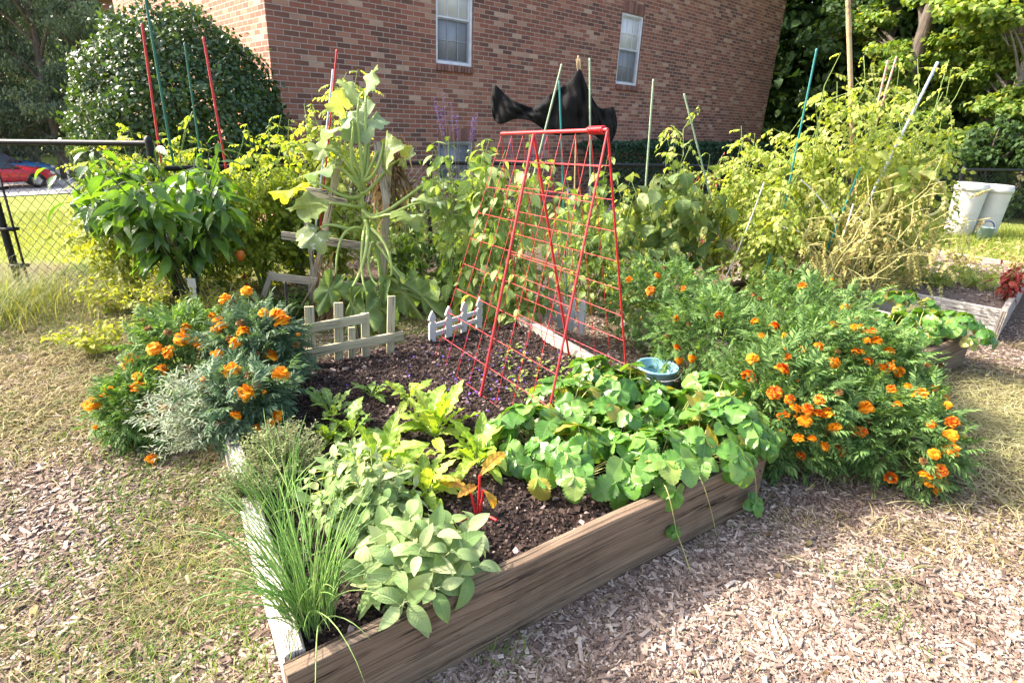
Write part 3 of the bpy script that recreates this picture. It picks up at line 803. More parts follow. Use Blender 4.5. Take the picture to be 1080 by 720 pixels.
M_RCH = leafmat('yellowing_red_chard_leaf', [(.42, .30, .03), (.55, .36, .05), (.40, .22, .04)], .4, (1.2, 1.0, .4), .5, .3, .8, (.5, .03, .03), 7, 2.4, .5)
M_SB = leafmat('strawberry_leaf', [(.05, .15, .02), (.078, .20, .028), (.115, .255, .04), (.185, .33, .07)], .34, (1.5, 1.35, .35), .34, .5, .28, (.26, .40, .13), 9, 2.4, .5, None, (.34, .30, .06), .16, (.20, .12, .05))
M_MAR = leafmat('marigold_leaf', [(.055, .125, .032), (.09, .175, .045), (.135, .23, .062), (.20, .30, .09)], .32, (1.35, 1.4, .5), .6, .25)
M_MARB = leafmat('blue_green_marigold_leaf', [(.06, .115, .06), (.10, .165, .085), (.15, .22, .12)], .28, (1.3, 1.4, .6), .6, .25)
M_LAV = leafmat('silver_lavender_leaf', [(.22, .27, .17), (.32, .37, .25), (.44, .47, .36)], .25, (1.05, 1.1, .8), .9, .1)
M_THY = leafmat('thyme_leaf', [(.14, .19, .07), (.22, .27, .11), (.30, .34, .17)], .3, (1.15, 1.15, .6), .8, .15)
M_CHV = leafmat('chive_blade', [(.12, .26, .06), (.18, .34, .08), (.26, .42, .11), (.36, .47, .16)], .3, (1.2, 1.2, .5), .4, .4)
M_SQ = leafmat('squash_leaf', [(.16, .22, .07), (.22, .28, .10), (.30, .36, .17)], .38, (1.3, 1.25, .35), .7, .15, .4, (.44, .48, .30), 5, 2.0, .4, (.55, .58, .50))
M_SQS = leafmat('silvery_squash_leaf', [(.20, .29, .13), (.33, .41, .25), (.26, .35, .16)], .3, (1.05, 1.1, .7), .8, .1, .4, (.25, .34, .16), 5, 2.0, .3, (.28, .36, .2))
M_SQW = leafmat('wilted_squash_leaf', [(.13, .21, .06), (.19, .27, .09), (.26, .31, .13)], .3, (1.2, 1.2, .5), .7, .15, .5, (.33, .40, .2), 6, 2.0, .5)
M_DRY = leafmat('dead_brown_leaf', [(.16, .10, .05), (.26, .18, .10), (.36, .27, .16)], .2, (1.1, 1.0, .7), .9, .1)
M_RED = leafmat('red_amaranth_leaf', [(.20, .02, .03), (.34, .05, .05), (.42, .12, .07)], .4, (1.4, .9, .7), .5)
M_SEED = leafmat('seedling_leaf', [(.22, .34, .06), (.32, .42, .09)], .4, (1.2, 1.2, .4), .5)
S_GRN = stemmat('green_stem', (.14, .22, .05), (.24, .31, .09))
S_PAL = stemmat('pale_squash_stalk', (.22, .31, .07), (.36, .43, .14))
S_DRK = stemmat('dark_pepper_stem', (.035, .05, .025), (.08, .10, .04))
S_WOOD = stemmat('woody_stem', (.14, .10, .06), (.25, .19, .12), .8)
S_DRY = stemmat('dry_vine', (.46, .41, .15), (.58, .52, .22), .7)
S_YEL = stemmat('yellow_vine', (.50, .46, .14), (.60, .54, .24), .6)
S_REDS = stemmat('red_chard_stem', (.48, .02, .025), (.60, .04, .04), .4)
S_RUN = stemmat('strawberry_runner', (.34, .36, .10), (.46, .42, .16), .5)

def bez(p0, p1, p2, n):
    t_ = np.linspace(0, 1, n)[:, None]
    return (1 - t_) ** 2 * np.asarray(p0) + 2 * t_ * (1 - t_) * np.asarray(p1) + t_ ** 2 * np.asarray(p2)

def along(P, t_):
    """points and tangents at fractions t_ of polylines P (k,n,3), t_ (k,q)"""
    k, n = P.shape[:2]; f = np.clip(t_ * (n - 1), 0, n - 1.001); i = f.astype(int); fr = (f - i)[..., None]
    r = np.arange(k)[:, None]
    return P[r, i] * (1 - fr) + P[r, i + 1] * fr, norm(P[r, i + 1] - P[r, i])

def bushy(name, label, cat, base, h, spread, nst, lpst, tpls, ls, lm, sm, group=None, branch=3, brlen=.35, droop=.3, up=.35,
          lo=.15, pet=.25, rs=.006, lean=(0, 0), seed=0, straight=1.25, side_lo=.25, hvar=.3, wob=.04, extra=None, lmats=None):
    rg = np.random.default_rng(seed + 100)
    root = thing(name, label, cat, base, group)
    az = np.arange(nst) * 2.4 + rg.uniform(0, 1.2, nst); rad = spread * np.sqrt(rg.uniform(.05, 1, nst))
    hh = h * (1 - hvar * rg.random(nst)); hh[0] = h
    n = 9; t_ = np.linspace(0, 1, n)[None]
    P = np.stack([np.cos(az)[:, None] * rad[:, None] * t_ ** straight + lean[0] * t_ ** 1.5,
                  np.sin(az)[:, None] * rad[:, None] * t_ ** straight + lean[1] * t_ ** 1.5,
                  hh[:, None] * (t_ * 1.05 - .05 * t_ ** 3)], -1)
    P += rg.normal(0, wob * h * .4, P.shape) * t_[..., None] * np.array([1, 1, .4])
    P += np.stack([np.cos(az), np.sin(az), 0 * az], -1)[:, None, :] * .012 * h
    mb = MB(); mb.tubes(P, rs * np.linspace(1, .35, n), 5)
    paths = [P]
    if branch:
        q = rg.uniform(side_lo, .92, (nst, branch))
        O, T = along(P, q); O = O.reshape(-1, 3); T = T.reshape(-1, 3); q = q.ravel()
        a2 = rg.uniform(0, 2 * PI, len(O)); L = h * brlen * (1.15 - q) * rg.uniform(.6, 1.2, len(O))
        out = np.stack([np.cos(a2), np.sin(a2), np.full(len(O), .6)], -1)
        m = 6; t2 = np.linspace(0, 1, m)[None, :, None]
        B = O[:, None] + out[:, None] * L[:, None, None] * t2 + np.array([0, 0, -.25 * droop]) * (t2 ** 2) * L[:, None, None]
        mb.tubes(B, rs * .55 * np.linspace(1, .4, m), 4); paths.append(B)
    # leaves
    Os, Ds, Us, Zs, pets = [], [], [], [], []
    for pi, Q in enumerate(paths):
        c = lpst if pi == 0 else max(2, int(lpst * .45))
        tt = np.linspace(lo if pi == 0 else .15, 1, c)[None] + rg.normal(0, .03, (len(Q), c)); tt = np.clip(tt, 0, 1)
        O, T = along(Q, tt)
        ga = np.arange(c)[None] * 2.4 + rg.uniform(0, 6, (len(Q), 1)) + rg.normal(0, .3, (len(Q), c))
        hor = np.stack([np.cos(ga), np.sin(ga), np.zeros_like(ga)], -1)
        d = norm(hor + T * up + np.array([0, 0, -1.0]) * (droop * rg.uniform(.3, 1.5, ga.shape)[..., None]))
        sz = ls * rg.uniform(.55, 1.1, ga.shape) * (1 - .3 * tt ** 4)
        pl = pet * sz
        O2 = O + norm(hor + T * .5) * pl[..., None]
        pets.append(np.stack([O.reshape(-1, 3), (O + O2).reshape(-1, 3) / 2 + np.array([0, 0, .01]) * ls, O2.reshape(-1, 3)], 1))
        Os.append(O2.reshape(-1, 3)); Ds.append(d.reshape(-1, 3)); Zs.append(sz.ravel())
    O = np.concatenate(Os); d = np.concatenate(Ds); sz = np.concatenate(Zs)
    upv = norm(np.array([0, 0, 1.0]) + rg.normal(0, .3, O.shape))
    if pet > .05: mb.tubes(np.concatenate(pets), rs * .28, 3)
    mb.build('stem', sm, root)
    mb = MB()
    if lmats:
        ch = rg.integers(0, len(lmats), len(O))
        for i in range(len(lmats)):
            k = ch == i; scatter(mb, tpls, O[k], d[k], upv[k], sz[k], rg.normal(0, .3, k.sum()), i, rg)
        mb.build('foliage', lmats, root)
    else:
        scatter(mb, tpls, O, d, upv, sz, rg.normal(0, .3, len(O)), 0, rg); mb.build('foliage', lm, root)
    return root

# ------------------------------------------------------------------ marigolds
def pom_tpl(seed, rings=((1.0, 13, .15), (.86, 12, .45), (.68, 11, .75), (.48, 8, 1.05), (.26, 5, 1.35))):
    rg = np.random.default_rng(seed); mb = MB()
    pt = leaf_t(3, 2, .40, .85, .55, .55, -.15, .10, 1.2, tipw=.0)
    for (r, n, el) in rings:
        a = np.arange(n) / n * 2 * PI + rg.uniform(0, 1) + rg.normal(0, .08, n); e = el + rg.normal(0, .13, n)
        d = np.stack([np.cos(a) * np.cos(e), np.sin(a) * np.cos(e), np.sin(e)], -1)
        O = d * .12 * r + np.array([0, 0, .02 + .25 * (1 - r)])
        mb.inst(pt, frames(d, np.repeat([[0, 0, 1.0]], n, 0), rg.normal(0, .25, n), rg.uniform(.75, 1.05, n) * (.55 + .45 * r)), O)
    return mb
CAL = stemmat('marigold_calyx', (.10, .18, .05), (.16, .25, .07))
def petalmat(name, cols, tip=None):
    t = NT(name); c = t.ramp(island(t), [(i / (len(cols) - 1), q) for i, q in enumerate(cols)])
    if tip:
        sp = t.n('ShaderNodeSeparateXYZ'); t.l(t.coord('UV'), sp.inputs[0])
        c = t.mix(t.maprange(sp.outputs[1], .9, .55), c, tip)
    a = t.pbr(c, .6, .2); b = t.n('ShaderNodeBsdfTranslucent'); t.l(c, b.inputs[0])
    x = t.n('ShaderNodeMixShader'); x.inputs[0].default_value = .35; t.l(a, x.inputs[1]); t.l(b.outputs[0], x.inputs[2]); return t.done(x.outputs[0])
P_OR = petalmat('orange_petal', [(.86, .27, .008), (.92, .36, .014), (.95, .45, .03)])
P_RD = petalmat('orange_petal_with_red_base', [(.86, .22, .008), (.92, .35, .014), (.95, .48, .03)], (.62, .075, .008))
def flower_mesh(name, mat, seed):
    mb = pom_tpl(seed)
    for q in mb.M: q[:] = 0
    mb.lathe([(.05, -.62), (.2, -.45), (.24, -.2), (.3, .02), (.12, .1)], 9, 1)
    o = mb.build(name, [mat, CAL]); return o
FLOWERS = {'orange': [], 'red': [], 'spent': [], 'bud': []}
P_SP = petalmat('withered_petal', [(.16, .085, .03), (.27, .14, .05), (.36, .19, .05)])
P_MAT = {'orange': P_OR, 'red': P_RD, 'spent': P_SP, 'bud': P_OR}
def flower(kind, root, loc_world, size, nrm, rg, name='flower'):
    lst = FLOWERS[kind]
    if len(lst) < 4:
        o = flower_mesh(name, P_MAT[kind], 50 + len(lst) + (9 if kind == 'red' else 0)); lst.append(o.data)
    else:
        o = bpy.data.objects.new(name, lst[rg.integers(0, 4)]); C.objects.link(o)
    o.parent = root; o.location = tuple(np.asarray(loc_world) - np.array(root.location)); o.scale = (size,) * 3
    q = Vector(nrm).to_track_quat('Z', 'Y').to_euler(); o.rotation_euler = (q.x, q.y, rg.uniform(0, 6))
    return o

def ellip_hit(d, cen, rad):
    o = (CAM - cen) / rad; v = d / rad
    a, b, c = v @ v, 2 * o @ v, o @ o - 1
    D = b * b - 4 * a * c
    if D < 0: return None
    return (-b - math.sqrt(D)) / (2 * a)

def marigold(label, base, rx, rz, zc, nleaf, lm, seed, group, ls=.085, cat='marigold', cen_off=(0, 0)):
    """A rounded bush filling the ellipsoid of radius rx, rx, rz about height zc."""
    rg = np.random.default_rng(seed)
    root = thing('marigold_plant', label, cat, base, group)
    cen = np.array([cen_off[0], cen_off[1], zc])
    d = norm(rg.normal(0, 1, (nleaf, 3)) + np.array([0, 0, .25])); r = rg.random(nleaf) ** .33 * .5 + .5
    lump = 1 + .5 * (fnoise(d[:, 0] * 3.6 + seed, d[:, 1] * 3.6 + d[:, 2] * 3) - .5) * 2 + (rg.random(nleaf) < .06) * rg.uniform(0, .22, nleaf)
    O = cen + d * (r * lump)[:, None] * np.array([rx, rx, rz])
    k = O[:, 2] > .015; O, d = O[k], d[k]
    # stems
    ns = 34; tips = O[rg.integers(0, len(O), ns)]
    mb = MB(); S = np.stack([bez((rg.normal(0, .03), rg.normal(0, .03), 0), (q[0] * .35, q[1] * .35, q[2] * .6), q, 8) for q in tips])
    mb.tubes(S, .0045 * np.linspace(1, .45, 8), 5)
    O2 = O - d * ls * .55
    mb.build('stem', S_GRN, root)
    dd = norm(d * .8 + np.array([0, 0, .4]) + rg.normal(0, .6, d.shape))
    mb = MB(); scatter(mb, T_MARI, O2, dd, norm(np.array([0, 0, 1.0]) + rg.normal(0, .4, d.shape)), ls * rg.uniform(.55, 1.3, len(O)), None, 0, rg)
    mb.build('foliage', lm, root)
    return root, np.array([*base]) + cen, np.array([rx, rx, rz])

def put_flowers(pix, plants, kind, size, rg, stem=True):
    per = {}
    for (px, py, *sz) in pix:
        d = ray(px, py); best = None
        for i, (root, cen, rad) in enumerate(plants):
            t_ = ellip_hit(d, cen, rad * 1.02)
            if t_ is not None and (best is None or t_ < best[0]): best = (t_, i)
        if best is None:
            c = []
            for i, (root, cen, rad) in enumerate(plants):
                tc = ((cen - CAM) @ d) / (d @ d); c.append((np.linalg.norm((CAM + d * tc - cen) / rad), tc, i))
            c.sort(); best = (c[0][1], c[0][2])
        P = CAM + d * best[0]; root, cen, rad = plants[best[1]]
        if P[2] < .02: P = CAM + d * (.03 - H) / d[2]
        nrm = norm(norm((P - cen) / rad ** 2) * .55 + np.array([0, 0, .55]) - norm(d) * .45 + rg.normal(0, .2, 3))
        k = kind if kind != 'mix' else ('red' if rg.random() < .45 else 'orange')
        flower(k, root, P, (sz[0] if sz else size) * rg.uniform(.62, 1.15), nrm, rg)
        per.setdefault(root.name, []).append(P)
        if stem: per[root.name][-1] = (P, cen, nrm)
    for (root, cen, rad) in plants:
        L = per.get(root.name, [])
        for q in range(7):                     # spent heads and buds among the blooms
            dv = norm(np.array([rg.normal(0, 1), -abs(rg.normal(0, 1)), abs(rg.normal(0, .8)) + .1])); P = cen + dv * rad * rg.uniform(.92, 1.1)
            if P[2] < .04: continue
            sp_ = q % 2 == 0
            flower('spent' if sp_ else 'bud', root, P, size * (.55 if sp_ else .30), norm(dv + [0, 0, .6]), rg, 'spent_flower' if sp_ else 'bud')
            L.append((P, cen, norm(dv + [0, 0, .6])))
        per[root.name] = L
        if not L: continue
        o = -np.array(root.location)
        mb = MB(); mb.tubes(np.stack([bez(cen + (P - cen) * .45, P - n_ * .05 - np.array([0, 0, .03]), P - n_ * .012, 6) for P, c, n_ in L]) + o, .0022, 4)
        mb.build('flower_stem', S_GRN, root)

rgm = np.random.default_rng(3)
GM = 'marigolds in bloom'
# right hand mass spilling out of the second bed
MR = []
for i, (lab, bx, by, rx, rz, zc, n) in enumerate([
    ('orange marigold bush nearest the front of the right mass, beside the strawberries', 1.30, 2.50, .34, .32, .22, 1150),
    ('orange marigold bush sprawling over the path at the right end of the mass', 1.80, 2.44, .33, .25, .16, 1000),
    ('orange marigold bush in the middle of the right mass, full of blooms', 1.62, 2.86, .38, .34, .30, 1150),
    ('orange marigold bush spilling against the brown timber bed', 2.06, 2.98, .30, .30, .22, 900),
    ('orange marigold bush behind the blue bucket', 1.25, 3.25, .36, .34, .27, 950),
    ('tall orange marigold bush in front of the dried tomato vines', 1.82, 3.42, .40, .36, .34, 1000),
    ('orange marigold bush behind the right side board of the large bed', 1.05, 3.85, .38, .34, .30, 850)]):
    MR.append(marigold(lab, (bx, by, float(ground_z(np.array(bx), np.array(by)))), rx, rz, zc, n, M_MAR, 200 + i, GM, .088))
s8 = 2.32
pix = [(660 + a / s8, 220 + b / s8) for a, b in [(122, 267), (228, 260), (315, 275), (333, 312), (388, 310), (365, 287), (310, 366), (300, 407), (384, 390), (393, 362), (365, 448), (403, 466), (474, 466), (440, 518), (495, 498), (510, 533), (553, 542), (578, 545), (587, 484), (487, 581), (456, 562), (421, 560), (429, 604), (383, 505), (382, 551), (563, 348), (593, 370), (576, 293), (590, 322), (612, 323), (643, 349), (625, 390), (669, 398), (650, 440), (690, 434), (665, 479), (754, 437), (777, 462), (724, 450), (749, 526), (799, 520), (795, 555), (796, 588), (768, 640), (775, 672), (747, 665), (762, 690), (648, 656), (640, 388), (512, 377), (473, 336), (141, 195), (78, 163), (60, 200), (8, 173), (125, 340), (163, 366), (132, 371), (569, 270), (538, 240), (432, 188), (511, 283), (755, 600), (735, 650), (445, 490), (470, 500), (415, 487), (433, 345), (560, 290), (602, 300), (578, 352), (524, 590), (788, 480)]]
put_flowers(pix, MR, 'mix', .036, rgm)

ML = []
for i, (lab, px, py, rx, rz, zc, n, lm, zb) in enumerate([
    ('orange marigold bush on the path at the outer left corner of the large bed', 160, 460, .21, .18, .15, 700, M_MAR, 0),
    ('orange marigold bush with the thickest cluster of blooms beside the pepper plant', 205, 428, .26, .24, .28, 800, M_MAR, .0),
    ('dark blue green marigold bush beside the little wooden picket fence', 280, 408, .22, .23, .18, 1000, M_MARB, .2),
    ('small dark marigold bush inside the bed left of the pale chard', 262, 452, .2, .16, .14, 550, M_MARB, .2)]):
    P = G(px, py, zb); P[2] = zb
    ML.append(marigold(lab, P, rx, rz, zc, n, lm, 240 + i, GM, .085))
s5 = 2.4
pixL = [(a / s5, 200 + b / s5) for a, b in [(233, 545), (275, 508), (332, 428), (388, 400), (425, 410), (470, 348), (464, 376), (412, 455), (348, 472), (346, 498), (474, 452), (520, 378), (548, 355), (538, 318), (552, 333), (615, 358), (553, 415), (595, 386), (378, 577), (418, 550), (453, 636), (387, 680), (478, 515), (598, 570), (658, 612), (685, 588), (700, 572), (624, 513), (588, 455), (685, 420), (710, 465), (666, 310), (700, 314), (712, 330), (570, 275), (625, 255), (720, 468), (560, 345), (505, 385), (238, 540), (325, 440)]]
put_flowers(pixL, ML, 'orange', .040, rgm)

# ------------------------------------------------------------------ strawberries
def strawberry(label, base, nl, spread, h, seed, group, ls=.062, face=None):
    rg = np.random.default_rng(seed); root = thing('strawberry_plant', label, 'strawberry plant', base, group)
    az = rg.uniform(0, 2 * PI, nl); r = spread * np.sqrt(rg.uniform(.02, 1, nl)); hh = h * (1.0 - .55 * (r / spread) ** 2) * rg.uniform(.7, 1.12, nl)
    E = np.stack([np.cos(az) * r, np.sin(az) * r, hh], -1)
    S = np.stack([bez((rg.normal(0, .012), rg.normal(0, .012), 0), (e[0] * .35, e[1] * .35, e[2] * .8), e, 7) for e in E])
    mb = MB(); mb.tubes(S, .0021, 4); mb.build('stem', S_RUN, root)
    out = np.stack([np.cos(az), np.sin(az), 0 * az], -1)
    nrm = norm(np.array([0, -.1, 1.0]) + out * (r / spread)[:, None] * .8 + rg.normal(0, .25, E.shape))
    d = norm(np.cross(nrm, np.cross(out + rg.normal(0, .35, E.shape), nrm)))
    mb = MB(); scatter(mb, T_SB, E, d, nrm, ls * rg.uniform(.7, 1.2, nl), None, 0, rg); mb.build('foliage', M_SB, root)
    return root
GS = 'strawberry plants along the front board'
sbl = [(560, 470, 'strawberry plant at the left end of the row, next to bare soil'), (600, 445, 'strawberry plant in front of the red trellis foot'), (612, 500, 'strawberry plant hanging onto the middle of the front board'),
       (650, 470, 'strawberry plant in the thick of the row below the blue bucket'), (660, 425, 'strawberry plant just left of the blue bucket'), (690, 500, 'strawberry plant drooping over the front board above two runners'),
       (712, 448, 'strawberry plant just right of the blue bucket'), (735, 480, 'strawberry plant beside the marigolds with broad pale leaves'), (770, 460, 'strawberry plant spilling over the right corner of the large bed'), (630, 415, 'strawberry plant growing at the edge of the trellis wire'), (750, 440, 'strawberry plant against the right side board')]
for i, (px, py, lab) in enumerate(sbl):
    P = G(px, py + 8, .2); strawberry(lab, P, 27, .21, .215, 300 + i, GS, .098)
rt = thing('strawberry_runner', 'thin strawberry runners with young leaves hanging down the front board', 'strawberry runner', G(700, 500, .26))
def runner(root, pts, leafpix):
    off = -np.array(root.location); P = np.array(pts)
    q = np.concatenate([bez(P[0], P[1], P[2], 8), bez(P[2], (P[2] + P[3]) / 2 + [.004, 0, 0], P[3], 6)[1:]]) if len(P) == 4 else bez(*P, 9)
    mb = MB(); mb.tubes(q + off, .0016, 4); mb.build('stem', S_RUN, root)
    mb = MB(); e = np.array([P[2]] * 3) + off
    d = norm(np.array([[.3, -.5, -.6], [.7, .1, -.2], [-.6, -.3, -.1]])); nn_ = np.repeat([[.35, -.75, .5]], 3, 0)
    scatter(mb, T_SB, e, d, nn_, np.array([.042, .036, .034]) * leafpix, None, 0); mb.build('foliage', M_SB, root)
def FP(px, py, out=.022):               # a point just in front of the front board
    fd = np.array([*norm(b1FR - b1FL), 0]); n_ = np.array([fd[1], -fd[0], 0]); p0 = np.array([*b1FL, 0]) + n_ * out; d_ = ray(px, py)
    return CAM + d_ * (((p0 - CAM) @ n_) / (d_ @ n_))
runner(rt, [G(698, 508, .30), FP(706, 512, .05), FP(713, 560, .03), G(728, 602, .01)], 1.15)
runner(rt, [G(735, 500, .30), FP(744, 505, .05), FP(756, 566, .03)], .95)
runner(rt, [G(785, 480, .30), FP(800, 488, .06), FP(797, 530, .05)], 1.5)
# second bed strawberries
for i, (px, py, lab) in enumerate([(905, 348, 'strawberry plant in the brown bed beside the withered vines'), (935, 352, 'strawberry plant with bright flat leaves in the brown timber bed'), (962, 352, 'strawberry plant near the corner of the brown timber bed'), (1000, 352, 'dark strawberry plant draped over the end of the brown timber bed'), (950, 325, 'dark strawberry plant against the pale grey bed')]):
    P = G(px, py + 6, .2); strawberry(lab, P, 22, .24, .2, 330 + i, 'strawberry plants in the second bed', .08)

# ------------------------------------------------------------------ sage
def sage(label, base, nst, spread, h, ls, seed, lean=(0, 0)):
    rg = np.random.default_rng(seed); root = thing('sage_plant', label, 'sage', base, 'sage plants')
    az = np.arange(nst) * 2.4; rad = spread * np.sqrt((np.arange(nst) + .5) / nst); hh = h * (1 - .45 * (rad / spread) ** 2) * rg.uniform(.8, 1.15, nst)
    t_ = np.linspace(0, 1, 8)[None]
    P = np.stack([np.cos(az)[:, None] * rad[:, None] * t_ ** .9 + lean[0] * t_ ** 1.6, np.sin(az)[:, None] * rad[:, None] * t_ ** .9 + lean[1] * t_ ** 1.6, hh[:, None] * t_ ** 1.25], -1)
    mb = MB(); mb.tubes(P, .0035 * np.linspace(1, .6, 8), 5)
    O, D, Z, U = [], [], [], []
    for s in range(nst):
        npair = rg.integers(5, 8)
        for j in range(npair):
            f = .3 + .7 * (j + .3) / npair
            o, tg = along(P[s:s + 1], np.array([[f]])); o, tg = o[0, 0], tg[0, 0]
            a = j * PI / 2 + az[s] + rg.normal(0, .25)
            ax = norm(np.cross(tg, [.3, .1, 1.0])); bx = np.cross(tg, ax)
            for sg in (1, -1):
                hd = (ax * math.cos(a) + bx * math.sin(a)) * sg
                el = .25 + 1.1 * f ** 3 + rg.normal(0, .15)
                d = norm(hd + tg * el + np.array([0, 0, -.25 * (1 - f)]))
                O.append(o + hd * .006); D.append(d); Z.append(ls * (1.15 - .62 * f ** 2) * rg.uniform(.75, 1.15)); U.append(tg + np.array([0, 0, .5]))
    O, D, Z, U = map(np.array, (O, D, Z, U))
    mb.tubes(np.stack([O - D * .004, O + D * .012 * (Z / .08)[:, None]], 1), .0014, 3)
    mb.build('stem', stemmat('sage_stem', (.26, .32, .15), (.36, .40, .22)), root)
    mb = MB(); scatter(mb, L_SAGE, O + D * .01, D, norm(U), Z, rg.normal(0, .2, len(O)), 0, rg); mb.build('foliage', M_SAGE, root)
    return root
sage('broad leaved grey green sage drooping over the front board', G(440, 606, .2), 17, .19, .22, .135, 7, (.03, -.06))
sage('smaller leaved upright sage behind the chives', G(392, 552, .2), 26, .2, .27, .092, 8, (-.03, .0))

# ------------------------------------------------------------------ chives, thyme, lavender
def chives(label, base, nb, rad, ln, seed, lean=(0, 0), elong=(1, 1), group='chive clumps'):
    rg = np.random.default_rng(seed); root = thing('chive_clump', label, 'chives', base, group)
    a = rg.uniform(0, 2 * PI, nb); r = rad * np.sqrt(rg.random(nb)); x0, y0 = np.cos(a) * r * elong[0], np.sin(a) * r * elong[1]
    th = a + rg.normal(0, .9, nb); L = ln * rg.uniform(.45, 1.1, nb); bend = rg.gamma(1.6, .33, nb) + .06
    t_ = np.linspace(0, 1, 9)[None]
    ang = bend[:, None] * t_ * 1.5 + .12
    dx = np.cumsum(np.sin(ang), 1) / 9 * L[:, None]; dz = np.cumsum(np.cos(ang), 1) / 9 * L[:, None]
    P = np.stack([x0[:, None] + np.cos(th)[:, None] * dx + lean[0] * t_ ** 1.5, y0[:, None] + np.sin(th)[:, None] * dx + lean[1] * t_ ** 1.5, np.maximum(dz, -.12)], -1)
    mb = MB(); mb.tubes(P, (.0017 * np.array([1, 1.05, 1.05, 1, .95, .85, .7, .5, .12]))[None] * rg.uniform(.6, 1.15, (nb, 1)), 4)
    mb.build('blades', M_CHV, root); return root
chives('dense clump of green chives in the front left corner of the bed', G(330, 664, .2), 175, .055, .42, 1, (-.03, .02))
chives('looser clump of green chives along the left board', G(310, 598, .2), 80, .08, .37, 2, (-.03, 0), (.7, 1.4))
chives('sparse arching chives in front of the thyme', G(296, 540, .2), 70, .085, .33, 3, (-.02, 0), (.7, 1.3))
def sprigs(name, label, cat, base, ns, spread, h, lm, sm, ls, nl, seed, tp=L_NEEDLE, group=None, bend=.5, lean=(0, 0), ang=1.0):
    rg = np.random.default_rng(seed); root = thing(name, label, cat, base, group)
    az = rg.uniform(0, 2 * PI, ns); rad = spread * np.sqrt(rg.random(ns)); hh = h * (1 - bend * (rad / spread) ** 2) * rg.uniform(.7, 1.1, ns)
    t_ = np.linspace(0, 1, 7)[None]
    P = np.stack([np.cos(az)[:, None] * rad[:, None] * t_ + lean[0] * t_ ** 1.5, np.sin(az)[:, None] * rad[:, None] * t_ + lean[1] * t_ ** 1.5, hh[:, None] * t_ ** .85], -1) + rg.normal(0, .006, (ns, 7, 3)) * t_[..., None]
    mb = MB(); mb.tubes(P, .0016 * np.linspace(1, .5, 7), 3); mb.build('stem', sm, root)
    tt = np.clip(np.linspace(.2, 1, nl)[None] + rg.normal(0, .02, (ns, nl)), 0, 1); O, T = along(P, tt)
    ga = np.arange(nl)[None] * 2.4 + rg.uniform(0, 6, (ns, 1)); hor = np.stack([np.cos(ga), np.sin(ga), 0 * ga], -1)
    d = norm(hor * ang + T * .9); O, d = O.reshape(-1, 3), d.reshape(-1, 3)
    mb = MB(); scatter(mb, tp, O, d, norm(np.array([0, 0, 1.0]) + rg.normal(0, .4, O.shape)), ls * rg.uniform(.6, 1.2, len(O)), None, 0, rg); mb.build('foliage', lm, root); return root
L_FINE = [leaf_t(2, 2, .2, .75, .8, .2, .3)]
L_LAVL = [leaf_t(3, 2, .075, .75, .7, dr, .4) for dr in (.1, .4)]
sprigs('lavender_plant', 'silver grey lavender sprawling over the left board', 'lavender', G(240, 452, .2), 190, .26, .29, M_LAV, S_WOOD, .034, 28, 5, L_LAVL, lean=(-.06, -.05))
sprigs('lavender_plant', 'small silver lavender hanging outside the left board by orange blooms', 'lavender', G(214, 470, .15), 60, .15, .15, M_LAV, S_WOOD, .03, 24, 6, L_LAVL, lean=(-.03, -.05))
sprigs('thyme_plant', 'fine leaved grey green thyme between lavender and chives', 'thyme', G(300, 505, .2), 190, .17, .22, M_THY, S_WOOD, .016, 26, 7, L_FINE, bend=.35)
sprigs('thyme_plant', 'straggly thyme at the inner edge of the left board', 'thyme', G(262, 540, .2), 110, .13, .18, M_THY, S_WOOD, .015, 22, 8, L_FINE, bend=.35)

# ------------------------------------------------------------------ chard and lettuce
def chard(label, base, nl, ls, seed, lm, group='young chard plants', tilt=(.25, 1.0), sm=None):
    rg = np.random.default_rng(seed); root = thing('chard_plant', label, 'chard', base, group)
    az = np.arange(nl) * 2.4 + rg.normal(0, .3, nl); el = np.linspace(tilt[1], tilt[0], nl) + rg.normal(0, .12, nl)
    L = ls * rg.uniform(.7, 1.12, nl)
    d = np.stack([np.cos(az) * np.sin(el), np.sin(az) * np.sin(el), np.cos(el)], -1)
    S = np.stack([np.zeros((nl, 3)), d * (L * .18)[:, None] + np.array([0, 0, .004]), d * (L * .36)[:, None]], 1)
    mb = MB(); mb.tubes(S, .0035, 5); mb.build('stem', sm or S_PAL, root)
    up = norm(np.stack([-np.cos(az), -np.sin(az), 0 * az + .8], -1))
    mb = MB(); scatter(mb, L_CHARD, d * (L * .3)[:, None], d, up, L, rg.normal(0, .35, nl), 0, rg); mb.build('foliage', lm, root); return root
for i, (px, py, nl, ls, lm, lab) in enumerate([
    (393, 420, 7, .12, M_LETG, 'small green chard seedling nearest the picket fence'),
    (350, 440, 8, .15, M_LETG, 'green chard plant beside the dark marigolds'),
    (372, 462, 9, .17, M_LETG, 'green chard plant left of the yellow ones'),
    (432, 425, 8, .15, M_LET, 'yellow green chard at the back of the patch nearest the trellis'),
    (458, 462, 13, .23, M_LET, 'tallest yellow green chard, in the middle of the patch'),
    (505, 492, 12, .2, M_LET, 'yellow green chard nearest the strawberries'),
    (405, 500, 12, .21, M_LET, 'yellow green chard behind the upright sage'),
    (452, 525, 10, .17, M_LET, 'yellow green chard behind the broad sage leaves'),
    (368, 500, 9, .16, M_LETG, 'green chard plant just behind the thyme'),
    (345, 470, 7, .13, M_LETG, 'small green chard near the left board')]):
    chard(lab, G(px, py, .2), int(nl * 1.7), ls * .88, 400 + i, lm)
P = G(503, 545, .2)
rt = thing('red_chard', 'red stemmed chard with yellowing leaves in front of the strawberries', 'chard', P)
mb = MB()
